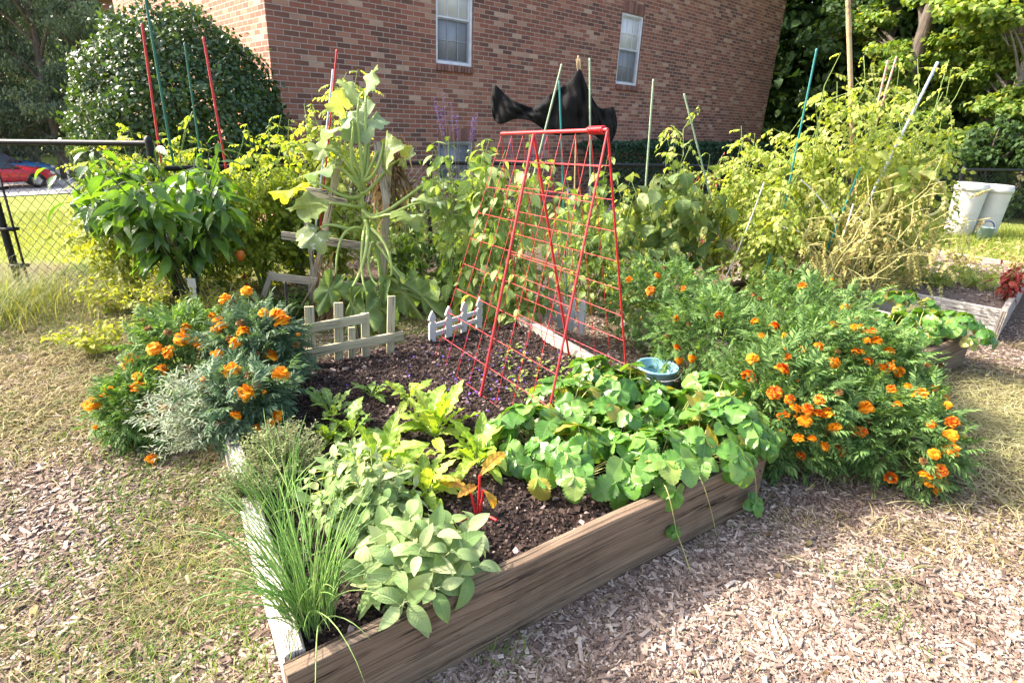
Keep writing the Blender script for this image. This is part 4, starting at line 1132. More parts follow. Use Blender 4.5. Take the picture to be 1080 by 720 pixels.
for a, b_ in (((0, 0, 0), (.006, .004, .17)), ((.006, .0, 0), (.02, -.01, .12)), ((-.004, 0, 0), (-.03, .02, .1)), ((.0, 0, .01), (.07, -.05, .03)), ((0, 0, .01), (-.05, -.06, .03))):
    mb.tubes(bez(a, (np.array(a) + b_) / 2 + [.004, 0, .012], b_, 6), .0048, 6)
mb.build('stem', S_REDS, rt)
mb = MB(); O = np.array([[.006, .004, .165], [.02, -.01, .12], [-.03, .02, .1], [.0, .0, .13]]); d = norm(np.array([[.5, .3, .8], [.7, -.5, -.2], [-.7, .1, .3], [-.3, -.6, .4]]))
scatter(mb, L_CHARD[1:], O, d, np.repeat([[0, -.5, 1.0]], 4, 0), np.array([.15, .1, .13, .11])); mb.build('foliage', M_RCH, rt)

# rows of seedlings under the trellis
rg = np.random.default_rng(71)
k_ = 0
for px, py in [(548, 400), (562, 396), (576, 404), (590, 412), (545, 415), (560, 422), (536, 388), (552, 380), (570, 386), (590, 392), (604, 402), (530, 376), (542, 368), (610, 388), (620, 398), (598, 380)]:
    P = G(px, py, .2); rt = thing('seedling', 'tiny pale green seedling in the soil under the red trellis', 'seedling', P, 'seedlings under the trellis')
    n = 9; a = rg.uniform(0, 2 * PI, n); d = norm(np.stack([np.cos(a), np.sin(a), rg.uniform(.2, .9, n)], -1))
    mb = MB(); S = np.stack([np.zeros((n, 3)), d * rg.uniform(.02, .05, (n, 1))], 1); mb.tubes(S, .0012, 3); mb.build('stem', S_GRN, rt)
    mb = MB(); scatter(mb, L_OV, S[:, 1], d, np.repeat([[0, 0, 1.0]], n, 0), rg.uniform(.02, .036, n), None, 0, rg); mb.build('foliage', M_SEED, rt)

# ------------------------------------------------------------------ pepper on the left
PB = G(207, 338, 0)
pep = bushy('pepper_plant', 'dark green pepper plant with long drooping leaves beside the lawn fence', 'pepper plant', PB, 1.27, .6, 15, 19, L_LANCE, .24, M_PEP, S_DRK, None, 4, .38, .55, .3, .38, .25, .009, (-.10, 0), 5, 1.5, .45, .25)
mb = MB(); mb.lathe([(.004, -.055), (.03, -.058), (.044, -.03), (.047, .01), (.04, .035), (.02, .045), (.006, .04)], 16)
mb.tubes(np.array([[0, 0, .035], [.004, 0, .06], [.015, 0, .08]]), .005, 6)
f_ = mb.build('fruit', paint('dark_green_pepper_skin', (.012, .028, .012), .2, .6), pep)
f_.location = tuple(AY(182, 250, PB[1] - .28) - PB)
mb = MB(); mb.lathe([(.004, -.05), (.02, -.045), (.032, -.01), (.03, .02), (.01, .03)], 14)
f_ = mb.build('fruit', paint('orange_pepper_skin', (.62, .16, .02), .3, .5), pep); f_.location = tuple(AY(253, 268, PB[1] + .15) - PB)

# ------------------------------------------------------------------ tomato jungle, left
GT = 'tomato plants behind the bed'
for i, (px, py, yt, sp, ns, lm, lab) in enumerate([
    (140, 318, 142, .35, 6, M_WEED, 'sunlit yellow green tomato plant between the pepper and the lawn fence'),
    (180, 300, 112, .42, 7, M_TOM, 'tomato plant growing round the red and green stakes'),
    (232, 305, 128, .45, 8, M_TOM, 'bushy tomato plant below the second red stake'),
    (278, 305, 140, .42, 8, M_TOM, 'bushy tomato plant in front of the holly bush right side'),
    (318, 300, 108, .36, 7, M_TOM, 'tall tomato plant just left of the squash'),
    (358, 298, 66, .34, 8, M_TOMY, 'tallest pale tomato vine behind the squash, rising past the brick wall')]):
    P = G(px, py, 0)
    bushy('tomato_plant', lab, 'tomato plant', P, HT(P, yt) - .02, sp, ns + 3, 15, T_TOM, .165, lm, S_GRN, GT, 3, .3, .35, .45, .12, .1, .008, (0, 0), 20 + i, 1.2, .2, .35, .06)
for i, (px, py, h_, sp, lab) in enumerate([(120, 330, .3, .3, 'low yellow green weeds sprawling below the lawn fence'), (105, 372, .22, .26, 'low sunlit weeds at the path edge left of the orange marigolds'), (160, 345, .38, .3, 'leafy yellow green weeds under the pepper plant'), (230, 350, .4, .25, 'thin leafy weeds between the pepper and the dark marigolds')]):
    bushy('weed_patch', lab, 'weeds', G(px, py, 0), h_, sp, 14, 9, L_OV, .055, M_WEED, S_DRY, 'weeds along the fence', 3, .5, .3, .3, .1, .4, .0025, seed=60 + i)
# tall grass clump by the gate post
n = 2600; q = R.normal(0, 1, (n, 2)); P0 = G(12, 335, 0)
x = P0[0] - .35 + q[:, 0] * .33; y = P0[1] + q[:, 1] * .3
Pb, w_, sd_ = blades(n, x - P0[0], y - P0[1], 0 * x, R.uniform(.2, .55, n), R.uniform(.0012, .0026, n), R.uniform(.4, 1.3, n), seg=5)
rt = thing('grass_clump', 'shaggy clump of long uncut grass at the foot of the gate post', 'grass clump', P0)
mb = MB(); mb.ribbons(Pb, w_, sd_); mb.build('blades', leafmat('long_grass', [(.10, .16, .03), (.20, .25, .06), (.34, .33, .12)], .4), rt)

# ------------------------------------------------------------------ middle: climbers, salvia, eggplant
GB = 'leafy plants round the red trellis'
for i, (px, py, yt, sp, ns, tp, ls, lm, lab) in enumerate([
    (488, 352, 145, .26, 11, L_OV, .13, M_BEAN, 'pale leafy bean plant climbing the far end of the red trellis'),
    (528, 356, 138, .25, 11, L_OV, .13, M_BEAN, 'leafy bean plant behind the red trellis left legs'),
    (552, 364, 235, .22, 8, L_OV, .11, M_BEAN, 'low bean plant hanging through the red trellis wires'),
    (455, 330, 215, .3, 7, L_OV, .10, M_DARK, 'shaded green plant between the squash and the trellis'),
    (600, 320, 165, .3, 6, L_OV, .13, M_BEAN, 'leafy plant with broad leaves behind the middle of the red trellis'),
    (640, 315, 185, .3, 6, L_OV, .12, M_TOMY, 'pale leafy plant behind the near end of the red trellis'),
    (622, 332, 195, .26, 9, L_OV, .10, M_BEAN, 'leafy bean plant between the two white edgings and the eggplant'),
    (662, 350, 262, .22, 9, L_OV, .07, M_WEED, 'low light green plant at the right foot of the red trellis'),
    (420, 318, 185, .26, 9, L_OV, .10, M_BEAN, 'leafy plant filling the gap right of the squash stalks')]):
    P = G(px, py, 0)
    bushy('bean_plant', lab, 'bean plant', P, HT(P, yt), sp, ns, 13, tp, ls, lm, S_GRN, GB, 3, .28, .7, .25, .15, .35, .005, seed=80 + i, straight=.8)
for i, (px, py, yt, sp, lab) in enumerate([(682, 318, 152, .33, 'large eggplant plant with broad drooping leaves right of the red trellis'), (720, 312, 165, .3, 'eggplant plant with broad leaves below the reddish withered stalks')]):
    P = G(px, py, 0)
    bushy('eggplant', lab, 'eggplant plant', P, HT(P, yt), sp, 6, 9, L_BIG, .2, M_EGG, S_GRN, 'eggplant plants', 2, .3, .75, .25, .2, .35, .008, seed=95 + i)
for i, (px, py, yt, lab) in enumerate([(690, 315, 112, 'thin pale tomato vine above the eggplant by the pale stake'), (745, 308, 150, 'leafy tomato plant below the leaning pale stake'), (785, 312, 120, 'pale tomato plant in front of the hedge'), (822, 318, 88, 'tall pale tomato plant beside the green stake'), (860, 322, 64, 'tallest pale tomato plant at the bamboo pole'), (900, 318, 62, 'tall pale tomato plant right of the bamboo pole'), (924, 316, 100, 'tomato plant leaning toward the white barrels'), (846, 320, 56, 'sparse tall pale tomato shoots left of the bamboo pole'), (925, 318, 60, 'sparse tall pale tomato shoots around the faded pink stakes'), (800, 330, 180, 'low pale tomato plant behind the tall marigold')]):
    P = G(px, py, 0)
    bushy('tomato_plant', lab, 'tomato plant', P, HT(P, yt), (.2 if i == 0 else .26 if 'sparse' in lab else .34), 3 if i == 0 else 4 if 'sparse' in lab else 9, 12, T_TOM + T_TOM2[:1], .175, M_TOMY, S_GRN, GT, 2 if i == 0 else 3, .3, .4, .45, .2, .1, .008, seed=110 + i, hvar=.38, wob=.06)
for i, (px, py, yt, lab) in enumerate([(835, 325, 185, 'withered tan tomato vine by the white wire cage'), (872, 322, 165, 'withered tan tomato vine in the middle of the right stakes'), (905, 318, 175, 'withered tan tomato vine nearest the white barrels')]):
    P = G(px, py - 4, 0) + np.array([0, -.42, 0])
    bushy('withered_tomato', lab, 'tomato plant', P, HT(P, yt), .5, 17, 5, T_TOM2, .14, M_TOMD, S_DRY, 'withered tomato vines', 4, .4, 1.1, .1, .2, .1, .006, seed=130 + i, hvar=.5, wob=.14)
# reddish stalks (spent amaranth) and purple salvia
P = G(735, 300, 0)
bushy('spent_amaranth', 'withered reddish stalks beside the leaning pale stake', 'amaranth', P + np.array([-.1, 0, 0]), HT(P, 160), .16, 5, 16, L_LANCE, .08, M_RED, S_WOOD, None, 2, .2, 1.2, 0, .6, .2, .006, seed=141)
PETP = petalmat('violet_petal', [(.12, .06, .42), (.20, .10, .55), (.28, .15, .62)])
def salvia(label, base, ht, ns, seed):
    rg = np.random.default_rng(seed)
    rt = bushy('salvia', label, 'salvia', base, ht * .78, .16, ns, 10, L_OV, .06, M_BEAN, S_GRN, 'purple salvias', 1, .2, .4, .3, .15, .3, .003, seed=seed, straight=1.0)
    mb = MB(); mp = MB()
    for k in range(ns):
        a = rg.uniform(0, 6.28); b0 = np.array([math.cos(a) * .1, math.sin(a) * .1, ht * .6]); b1 = b0 + [math.cos(a) * .1 + rg.normal(0, .03), math.sin(a) * .08, ht * rg.uniform(.28, .42)]
        S = bez(b0, (b0 + b1) / 2 + [0, 0, .02], b1, 8); mb.tubes(S, .0018, 3)
        f = np.linspace(.62, 1, 20); O, T = along(S[None], f[None]); O = O[0]; aa = np.arange(20) * 2.4
        d = norm(np.stack([np.cos(aa), np.sin(aa), 0 * aa + .5], -1)); scatter(mp, [L_LEAFLET], O, d, np.repeat([[0, 0, 1.0]], 20, 0), rg.uniform(.014, .026, 20), None, 0, rg)
    mb.build('flower_stalk', S_WOOD, rt); mp.build('flower', PETP, rt)
P = G(487, 318, 0); salvia('purple salvia rising in front of the brick wall', P, HT(P, 98), 9, 151)
P = G(545, 322, 0); salvia('purple salvia behind the top of the red trellis', P, HT(P, 140), 4, 152)
P = G(610, 325, 0); salvia('purple salvia hidden among the bean leaves', P, HT(P, 195), 4, 153)
# dark undergrowth behind the squash
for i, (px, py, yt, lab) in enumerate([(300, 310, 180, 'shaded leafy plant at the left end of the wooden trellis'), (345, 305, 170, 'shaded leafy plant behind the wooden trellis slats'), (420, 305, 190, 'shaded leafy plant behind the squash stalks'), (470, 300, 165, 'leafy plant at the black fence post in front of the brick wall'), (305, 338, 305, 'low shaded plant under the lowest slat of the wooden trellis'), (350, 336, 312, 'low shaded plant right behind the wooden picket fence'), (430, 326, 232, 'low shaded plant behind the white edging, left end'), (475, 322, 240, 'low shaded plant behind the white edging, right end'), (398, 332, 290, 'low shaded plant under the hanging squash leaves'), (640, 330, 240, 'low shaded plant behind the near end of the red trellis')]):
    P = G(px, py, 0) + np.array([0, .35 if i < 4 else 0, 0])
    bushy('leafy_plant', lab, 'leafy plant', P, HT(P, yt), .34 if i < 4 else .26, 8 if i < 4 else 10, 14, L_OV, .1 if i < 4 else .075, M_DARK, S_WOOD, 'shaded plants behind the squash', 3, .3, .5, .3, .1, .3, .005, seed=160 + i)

# ------------------------------------------------------------------ squash
def squash_leaf(seed, cup=.25, wilt=0.0):
    rg = np.random.default_rng(seed); na, nr = 56, 8
    th = np.linspace(-PI * .96, PI * .96, na); rr = np.linspace(0.02, 1, nr)
    lob = .82 + .09 * np.cos(th * 5.0) + .05 * np.cos(th * 13 + 1) + .03 * np.cos(th * 29); lob *= (1 - .25 * np.exp(-((np.abs(th) - PI) / .35) ** 2))
    T, Rr = np.meshgrid(th, rr, indexing='ij'); Rm = Rr * lob[:, None] * .55
    X = np.sin(T) * Rm; Y = .35 + np.cos(T) * Rm; 
    Z = cup * Rm ** 2 * 1.2 + .09 * np.sin(T * 3 + seed * 2) * Rr ** 2 + .045 * np.sin(T * 8 + 2) * Rr ** 3 - 1.5 * np.maximum(Rm - .22, 0) ** 2 - .22 * np.abs(np.sin(T)) * Rm * (seed % 2)
    if wilt:
        X = X * (1 - wilt * .42); Z = Z + .28 * wilt * np.cos(T * 6) * Rr ** 1.5 * .5; Y = Y * (1 + .15 * wilt)
    V = np.stack([X, Y, Z], -1)
    mb = MB(); mb.grid(V[None], np.stack([.5 + X, Y], -1).reshape(-1, 2)); return mb.tpl()
SQ = [squash_leaf(i) for i in range(3)]; SQW = [squash_leaf(i + 9, .1, 1.0) for i in range(3)]
sq0 = AY(386, 236, 4.15); sqb = np.array([sq0[0] + .05, 4.2, 0])
sq = thing('squash_plant', 'big squash plant with thick pale stalks tied to the wooden trellis', 'squash plant', sqb)
mb = MB(); trunk = np.concatenate([bez(sqb, sqb + [.10, -.05, .45], sq0, 10), bez(sq0, sq0 + [-.04, .03, .14], AY(381, 186, 4.14), 8)[1:]])
mb.tubes(trunk - sqb, np.linspace(.019, .013, len(trunk)) * (1 + .12 * np.sin(np.arange(len(trunk)) * 2.1)), 9)
mb.build('stem', S_PAL, sq)
leafspec = [  # stalk end px, py, distance, leaf size, leaf direction, template set, material
    (343, 216, 4.0, .30, (-1, -.3, .1), SQ, 1), (322, 196, 4.0, .26, (-.9, -.5, -.2), SQ, 3), (352, 172, 4.15, .30, (-.7, -.5, -.5), SQ, 1), (398, 118, 4.25, .30, (-.5, -.6, -.5), SQ, 1), (379, 108, 4.2, .26, (-.5, -.5, .5), SQ, 1), (372, 128, 4.15, .32, (-.8, -.5, -.4), SQ, 1),
    (404, 150, 4.1, .30, (.5, -.6, -.5), SQ, 0), (455, 192, 4.1, .26, (.6, -.5, -.3), SQ, 0), (416, 228, 3.85, .30, (.6, -.6, -.1), SQ, 1), (338, 240, 3.95, .24, (-.7, -.5, -.6), SQ, 0), (410, 146, 4.2, .2, (.5, -.5, -.4), SQ, 3), (386, 98, 4.25, .2, (.1, -.5, .6), SQ, 1),
    (348, 150, 4.2, .24, (-.6, -.5, -.3), SQ, 0), (446, 214, 3.9, .22, (.8, -.5, -.3), SQ, 1), (366, 118, 4.25, .22, (-.3, -.6, .2), SQ, 0), (424, 168, 4.2, .18, (.6, -.5, .1), SQ, 0),
    (398, 300, 3.75, .30, (.05, -.2, -1), SQW, 2), (372, 302, 3.75, .24, (-.2, -.3, -1), SQW, 2), (413, 290, 3.8, .28, (.25, -.2, -1), SQW, 2), (354, 288, 3.8, .22, (-.3, -.3, -1), SQW, 2), (427, 296, 3.85, .26, (.5, -.2, -1), SQW, 2), (386, 308, 3.72, .26, (0, -.4, -1), SQW, 2)]
st = MB(); lf = MB()
rg = np.random.default_rng(5)
for (px, py, Y, sz, d, tp, mi) in leafspec:
    e = AY(px, py, Y) - sqb; down = py > 270
    f = rg.uniform(.42, .62) if down else np.clip(.62 + (230 - py) / 330 + rg.uniform(-.1, .12), .5, .98)
    o, tg = along(trunk[None] - sqb, np.array([[f]])); o = o[0, 0]
    side = norm(np.cross(e - o, [0, 1, 0.2]))
    m1 = o + (e - o) * .35 + side * rg.normal(0, .06) + np.array([0, -.10, .14 if down else -.07]); m2 = o + (e - o) * .72 + side * rg.normal(0, .05) + np.array([0, -.05, .03])
    t_ = np.linspace(0, 1, 16)[:, None]
    cv = (1 - t_) ** 3 * o + 3 * t_ * (1 - t_) ** 2 * m1 + 3 * t_ ** 2 * (1 - t_) * m2 + t_ ** 3 * e
    st.tubes(cv, np.linspace(.0150, .0078, 16) * rg.uniform(.75, 1.1), 7)
    dn = norm(np.array([d], float) + rg.normal(0, .3, 3)); up = norm(np.array([[-.35, -.55, .7]]) + rg.normal(0, .35, 3)) if not down else np.array([[rg.normal(0, .5), -1, .1]])
    lf.inst(tp[rg.integers(0, 3)], frames(dn, up, np.array([rg.normal(0, .6)]), sz * (1.45 if down else rg.uniform(.85, 1.2))), e[None], mi)
# tendrils curling off the stalks
for k in range(14):
    f = rg.uniform(.45, .98); o, tg = along(trunk[None] - sqb, np.array([[f]])); o = o[0, 0]; a = rg.uniform(0, 6.28); t_ = np.linspace(0, 1, 40); rr = .02 * t_ ** 2
    dr = np.array([math.cos(a), -abs(math.sin(a)), rg.uniform(-.6, .6)])
    P_ = o + np.outer(t_, dr) * rg.uniform(.08, .22) + np.stack([rr * np.cos(t_ * 26), rr * .4 * np.sin(t_ * 20), rr * np.sin(t_ * 26) - .05 * t_ ** 2], -1)
    st.tubes(P_, .0014, 4)
st.build('stalk', S_PAL, sq); lf.build('foliage', [M_SQ, M_SQS, M_SQW, leafmat('yellow_backlit_squash_leaf', [(.36, .40, .05), (.46, .46, .08)], .5, (1.3, 1.2, .4), .6, .15, .4, (.3, .4, .1), 5, 2.0, .6)], sq)  # yellow leaf; on the left one the yellow stands for backlight
# dead corn like leaves hanging on the trellis
rt = thing('dead_vine', 'bundle of dead brown leaves hanging on the wooden trellis', 'dead vine', AY(345, 330, 4.0) * np.array([1, 1, 0]))
mb = MB(); n = 160; b0 = np.array(rt.location)
top = np.stack([AY(a, b, 4.0) for a, b in zip(rg.normal(345, 7, n), rg.normal(298, 10, n))]) - b0
P = np.stack([top, top + rg.normal(0, .02, (n, 3)) - np.array([0, 0, .1]), top + rg.normal(0, .05, (n, 3)) - np.array([0, .03, .26])], 1)
mb.ribbons(P, np.array([.004, .006, .002]), norm(rg.normal(0, 1, (n, 3)))); mb.build('foliage', M_DRY, rt)
rt = thing('dead_vine', 'shrivelled brown leaves hanging right of the squash stalks', 'dead vine', AY(412, 300, 4.3) * np.array([1, 1, 0]))
mb = MB(); n = 120; b0 = np.array(rt.location)
top = np.stack([AY(a, b, 4.3) for a, b in zip(rg.normal(412, 8, n), rg.normal(178, 16, n))]) - b0
P = np.stack([top, top + rg.normal(0, .03, (n, 3)) - np.array([0, 0, .09]), top + rg.normal(0, .05, (n, 3)) - np.array([0, .02, .24])], 1)
mb.ribbons(P, np.array([.006, .013, .003]), norm(rg.normal(0, 1, (n, 3)))); mb.build('foliage', M_DRY, rt)

# ------------------------------------------------------------------ plants of the far bed
for i, (px, py, h_, sp, tp, ls, lm, lab, nm) in enumerate([
    (1062, 318, .36, .16, L_LANCE, .1, M_RED, 'red amaranth at the edge of the pale bed', 'amaranth'),
    (985, 300, .22, .34, L_THIN and T_MARI, .09, M_TOMY, 'low feathery pale green plant in the pale bed', 'carrot_plant'),
    (1030, 302, .2, .32, T_MARI, .09, M_TOMY, 'low feathery plant next to the red amaranth', 'carrot_plant'),
    (1010, 285, .34, .3, L_OV, .06, M_TOMD, 'withered basil with tan seed heads in the pale bed', 'withered_basil'),
    (950, 292, .5, .26, T_TOM, .14, M_TOMY, 'pale young tomato plant at the near corner of the pale bed', 'tomato_plant'),
    (1068, 290, .36, .3, L_OV, .06, M_TOMD, 'withered basil behind the red amaranth', 'withered_basil'),
    (925, 300, .55, .24, T_TOM, .15, M_TOMY, 'pale young tomato plant beside the yellow looping vine', 'tomato_plant')]):
    P = G(px, py, .2)
    bushy(nm, lab, nm.replace('_', ' '), P, h_, sp, 9, 9, tp, ls, lm, S_DRY if lm is M_TOMD else S_GRN, None, 3, .4, .4, .4, .1, .15, .004, seed=170 + i)
# yellow looping vine
Y0 = 4.9
vp = [(905, 240), (925, 225), (938, 205), (936, 190), (940, 186), (958, 182), (980, 186), (994, 198), (996, 212), (988, 224), (972, 228), (955, 226)]
pts = np.array([AY(a, b, Y0 + .05 * math.sin(i)) for i, (a, b) in enumerate(vp)])
tt = np.linspace(0, len(pts) - 1, 60); ii = np.clip(tt.astype(int), 0, len(pts) - 2); fr = (tt - ii)[:, None]
def cr(P, i, f):
    g = lambda k: P[np.clip(k, 0, len(P) - 1)]
    p0, p1, p2, p3 = g(i - 1), g(i), g(i + 1), g(i + 2)
    return .5 * (2 * p1 + (p2 - p0) * f + (2 * p0 - 5 * p1 + 4 * p2 - p3) * f ** 2 + (3 * p1 - p0 - 3 * p2 + p3) * f ** 3)
vc = cr(pts, ii, fr); b0 = np.array([vc[0][0], vc[0][1], 0])
rt = thing('looping_vine', 'thick yellow vine looping out of the withered tomatoes beside the white barrels', 'vine', b0)
mb = MB(); mb.tubes(vc - b0, np.linspace(.02, .011, 60), 8)
for (a, b, c, d_) in (((905, 240), (895, 255), (900, 300), 4.85), ((955, 226), (962, 240), (975, 262), 4.9), ((905, 235), (880, 225), (850, 232), 4.85), ((915, 236), (945, 250), (972, 270), 4.75), ((890, 215), (912, 232), (905, 290), 4.8)):
    mb.tubes(bez(AY(*a, d_), AY(*b, d_), AY(*c, d_), 9) - b0, np.linspace(.011, .006, 9), 6)
mb.build('stem', S_YEL, rt)
mb = MB(); O = np.stack([AY(a, b, 4.8) - b0 for a, b in ((960, 178), (948, 176), (975, 180), (938, 168), (925, 178), (955, 190))]); scatter(mb, L_BIG, O, norm(rg.normal(0, 1, (6, 3)) + [0, -.5, -.3]), np.repeat([[0, -.6, .7]], 6, 0), np.full(6, .14)); mb.build('foliage', M_TOMY, rt)

# violet petals fallen on the soil
n = 120; p = np.stack([G(a, b, .2)[:2] for a, b in zip(rg.normal(500, 45, n), rg.normal(395, 22, n))])
p = p[in_quad(p[:, 0], p[:, 1], B1C, -.06)]; n = len(p)
mb = MB(); a = rg.uniform(0, 6.28, n); scatter(mb, L_OV, np.stack([p[:, 0], p[:, 1], soil_z(p[:, 0], p[:, 1], .205) + .012], -1), np.stack([np.cos(a), np.sin(a), 0 * a + .1], -1), np.repeat([[0, 0, 1.0]], n, 0), rg.uniform(.012, .022, n), None, 0, rg)
tag(mb.build('fallen_petals', PETP), 'violet petals fallen on the dark soil', None, None, 'stuff')

# leaf litter and twigs
rg = np.random.default_rng(88)
n = 420; x = rg.uniform(-3.2, 3.6, n); y = rg.uniform(.35, 4.4, n); k = ~in_beds(x, y, .02); x, y = x[k], y[k]; n = len(x)
mb = MB(); a = rg.uniform(0, 6.28, n)
scatter(mb, L_OV, np.stack([x, y, ground_z(x, y) + .012], -1), np.stack([np.cos(a), np.sin(a), rg.normal(.1, .15, n)], -1), norm(np.array([0, 0, 1.0]) + rg.normal(0, .35, (n, 3))), rg.uniform(.018, .05, n), None, 0, rg)
tag(mb.build('leaf_litter', leafmat('fallen_leaf', [(.10, .06, .03), (.24, .15, .07), (.36, .26, .13), (.16, .17, .05)], .2, (1.1, 1, .7), .8, .1)), 'small fallen leaves lying on the mulch', None, None, 'stuff')
# ================================================================== THINGS MADE BY HAND
def rotz(a): return np.array([[math.cos(a), -math.sin(a), 0], [math.sin(a), math.cos(a), 0], [0, 0, 1.0]])
def bar(mb, a, b, w, t_, up=(0, 0, 1), mi=0, bev=.002):
    """A straight rectangular lath from a to b, w wide across `side`, t_ thick; UV runs along it."""
    a, b = np.asarray(a, float), np.asarray(b, float); d = norm(b - a); s = norm(np.cross(d, up)); n = np.cross(s, d)
    mb.box((a + b) / 2, (np.linalg.norm(b - a), w, t_), np.stack([d, s, n], 1), mi, bev)

# ---- red folding wire trellis
RED = paint('red_powder_coat', (.50, .026, .032), .4, .45, (.30, .10, .06), 0, .66)
tro = np.array([.1, 2.83, 0.2])
tr_ = thing('wire_trellis', 'red folding wire A frame trellis standing in the large bed', 'trellis', tro)
ftL = [np.array(q) for q in ((-.44, 2.96), (-.15, 2.55), (.15, 2.15))]; ftR = [np.array(q) for q in ((.05, 3.5), (.35, 3.1), (.63, 2.74))]
rdg = [np.array([*((a + b) / 2), z]) for a, b, z in zip(ftL, ftR, (1.415, 1.44, 1.46))]
rdg[0] = AY(529, 141, 3.2); rdg[1] = AY(563, 141.5, 2.83); rdg[2] = AY(641, 137, 2.47)
for nm, ft in (('near', ftL), ('far', ftR)):
    f0 = np.array([*ft[0], .2]); f2 = np.array([*ft[2], .2]); fm = np.array([*ft[1], .17])
    mb = MB()
    mb.tubes(np.stack([rdg[1], fm]), .0068, 8); mb.tubes(np.stack([rdg[2], f2 - [0, 0, .03]]), .0052, 8)
    off = np.array([.01, .01, 0]) * (1 if nm == 'near' else -1)
    wires = []
    for k in range(9):                      # uprights
        t_ = k / 8
        a, b = rdg[0] * (1 - t_) + rdg[2] * t_, f0 * (1 - t_) + f2 * t_
        wires.append(np.stack([a, b]) + off * .3)
    for k in range(1, 10):                   # cross wires
        t_ = k / 9
        wires.append(np.stack([rdg[0] * (1 - t_) + f0 * t_, rdg[2] * (1 - t_) + f2 * t_]) + off * .6)
    mb2 = MB(); mb2.tubes(np.array(wires), .0017, 5)
    pn = mb2.build('wire_panel', RED, tr_, loc=-tro)
    mb.build('leg', RED, pn)
mb = MB(); mb.tubes(np.stack([rdg[0], rdg[2]]), .0085, 8); mb.build('top_bar', RED, tr_, loc=-tro)
ca = norm(rdg[2] - rdg[0]); cc_ = rdg[0] + ca * np.linalg.norm(rdg[2] - rdg[0]) * .86
th = np.linspace(0, 9 * 2 * PI, 110); s1 = norm(np.cross(ca, [0, 0, 1])); s2 = np.cross(s1, ca)
mb = MB(); mb.tubes(cc_ + np.outer(th / th[-1] * .1, ca) + np.outer(np.cos(th), s1) * .014 + np.outer(np.sin(th), s2) * .014, .004, 5); mb.build('coil_hinge', RED, tr_, loc=-tro)

# ---- little wooden picket fence, split and leaning
PALEW = woodmat('pale_picket_wood', (.42, .37, .23), (.53, .48, .32), (.24, .19, .11), gx=10, stain=.3)
Yp = G(370, 385, .2)[1]
PB0, PB1 = G(318, 384, .2), G(425, 372, .2); pkd = norm(PB1 - PB0)
pr = (PB0 + PB1) / 2; pf_ = thing('picket_fence', 'broken piece of bare wooden picket fence leaning on the back edge of the bed', 'picket fence', pr)
def pk_at(px, py):                     # a point on the fence's upright plane
    n_ = np.array([pkd[1], -pkd[0], 0]); d_ = ray(px, py); return CAM + d_ * (((PB0 - CAM) @ n_) / (d_ @ n_))
pkn = np.array([pkd[1], -pkd[0], 0]) * .02
if pkn[1] > 0: pkn = -pkn
for a, b in (((302, 349), (386, 334)), ((322, 371), (425, 352))):
    mb = MB(); bar(mb, pk_at(*a) + pkn, pk_at(*b) + pkn, .018, .05); mb.build('rail', PALEW, pf_, loc=-pr)
for a, b, w in (((326, 323), (329, 386), .048), ((357, 319), (357.5, 384), .048), ((385, 330), (386, 378), .045), ((413, 312), (411.5, 376), .043), ((371, 345), (371, 384), .038), ((299, 327), (300, 380), .03)):
    mb = MB(); bar(mb, pk_at(*a), pk_at(*b), w, .016, up=pkn / .02); mb.build('picket', PALEW, pf_, loc=-pr)

# ---- white plastic picket edging
WPL = paint('white_plastic', (.52, .52, .49), .5, .3, (.34, .32, .27), 0, .56)
def edging(label, pts, hgt):
    o = np.array([*pts[0][:2], .2]); root = thing('garden_edging', label, 'garden edging', o)
    for i, p in enumerate(pts):
        prof = np.array([(-.020, 0), (-.020, .62), (-.008, .66), (-.024, .74), (-.016, .86), (0, 1.0), (.016, .86), (.024, .74), (.008, .66), (.020, .62), (.020, 0)])
        prof = prof * [1.25, hgt]; n = len(prof)
        d = norm(np.array(pts[-1]) - np.array(pts[0])) ; d[2] = 0; nn_ = np.array([d[1], -d[0], 0]) * .006
        F_ = np.array([np.array(p) + d * x + [0, 0, z] for x, z in prof])
        mb = MB(); mb.raw(np.concatenate([F_ + nn_, F_ - nn_]), list(range(n)) + list(range(2 * n - 1, n - 1, -1)) + sum([[k, k + n, (k + 1) % n + n, (k + 1) % n] for k in range(n)], []), [n, n] + [4] * n)
        mb.build('picket', WPL, root, loc=-o, smooth=False)
    mb = MB()
    for z in (.05, hgt * .5): bar(mb, np.array(pts[0]) + [0, .012, z] - d * .03, np.array(pts[-1]) + [0, .012, z] + d * .03, .012, .03)
    mb.build('rail', WPL, root, loc=-o)
e0, e1_ = G(456, 362, .2), G(505, 345, .2)
edging('white plastic picket edging with pointed tops left of the red trellis', [e0 + (e1_ - e0) * q for q in (0, .33, .66, 1.0)], .21)
e0, e1_ = G(560, 336, .1), G(612, 352, .1)
edging('white plastic picket edging glimpsed behind the red trellis', [e0 + (e1_ - e0) * q for q in (0, .2, .4, .6, .8, 1.0)], .26)

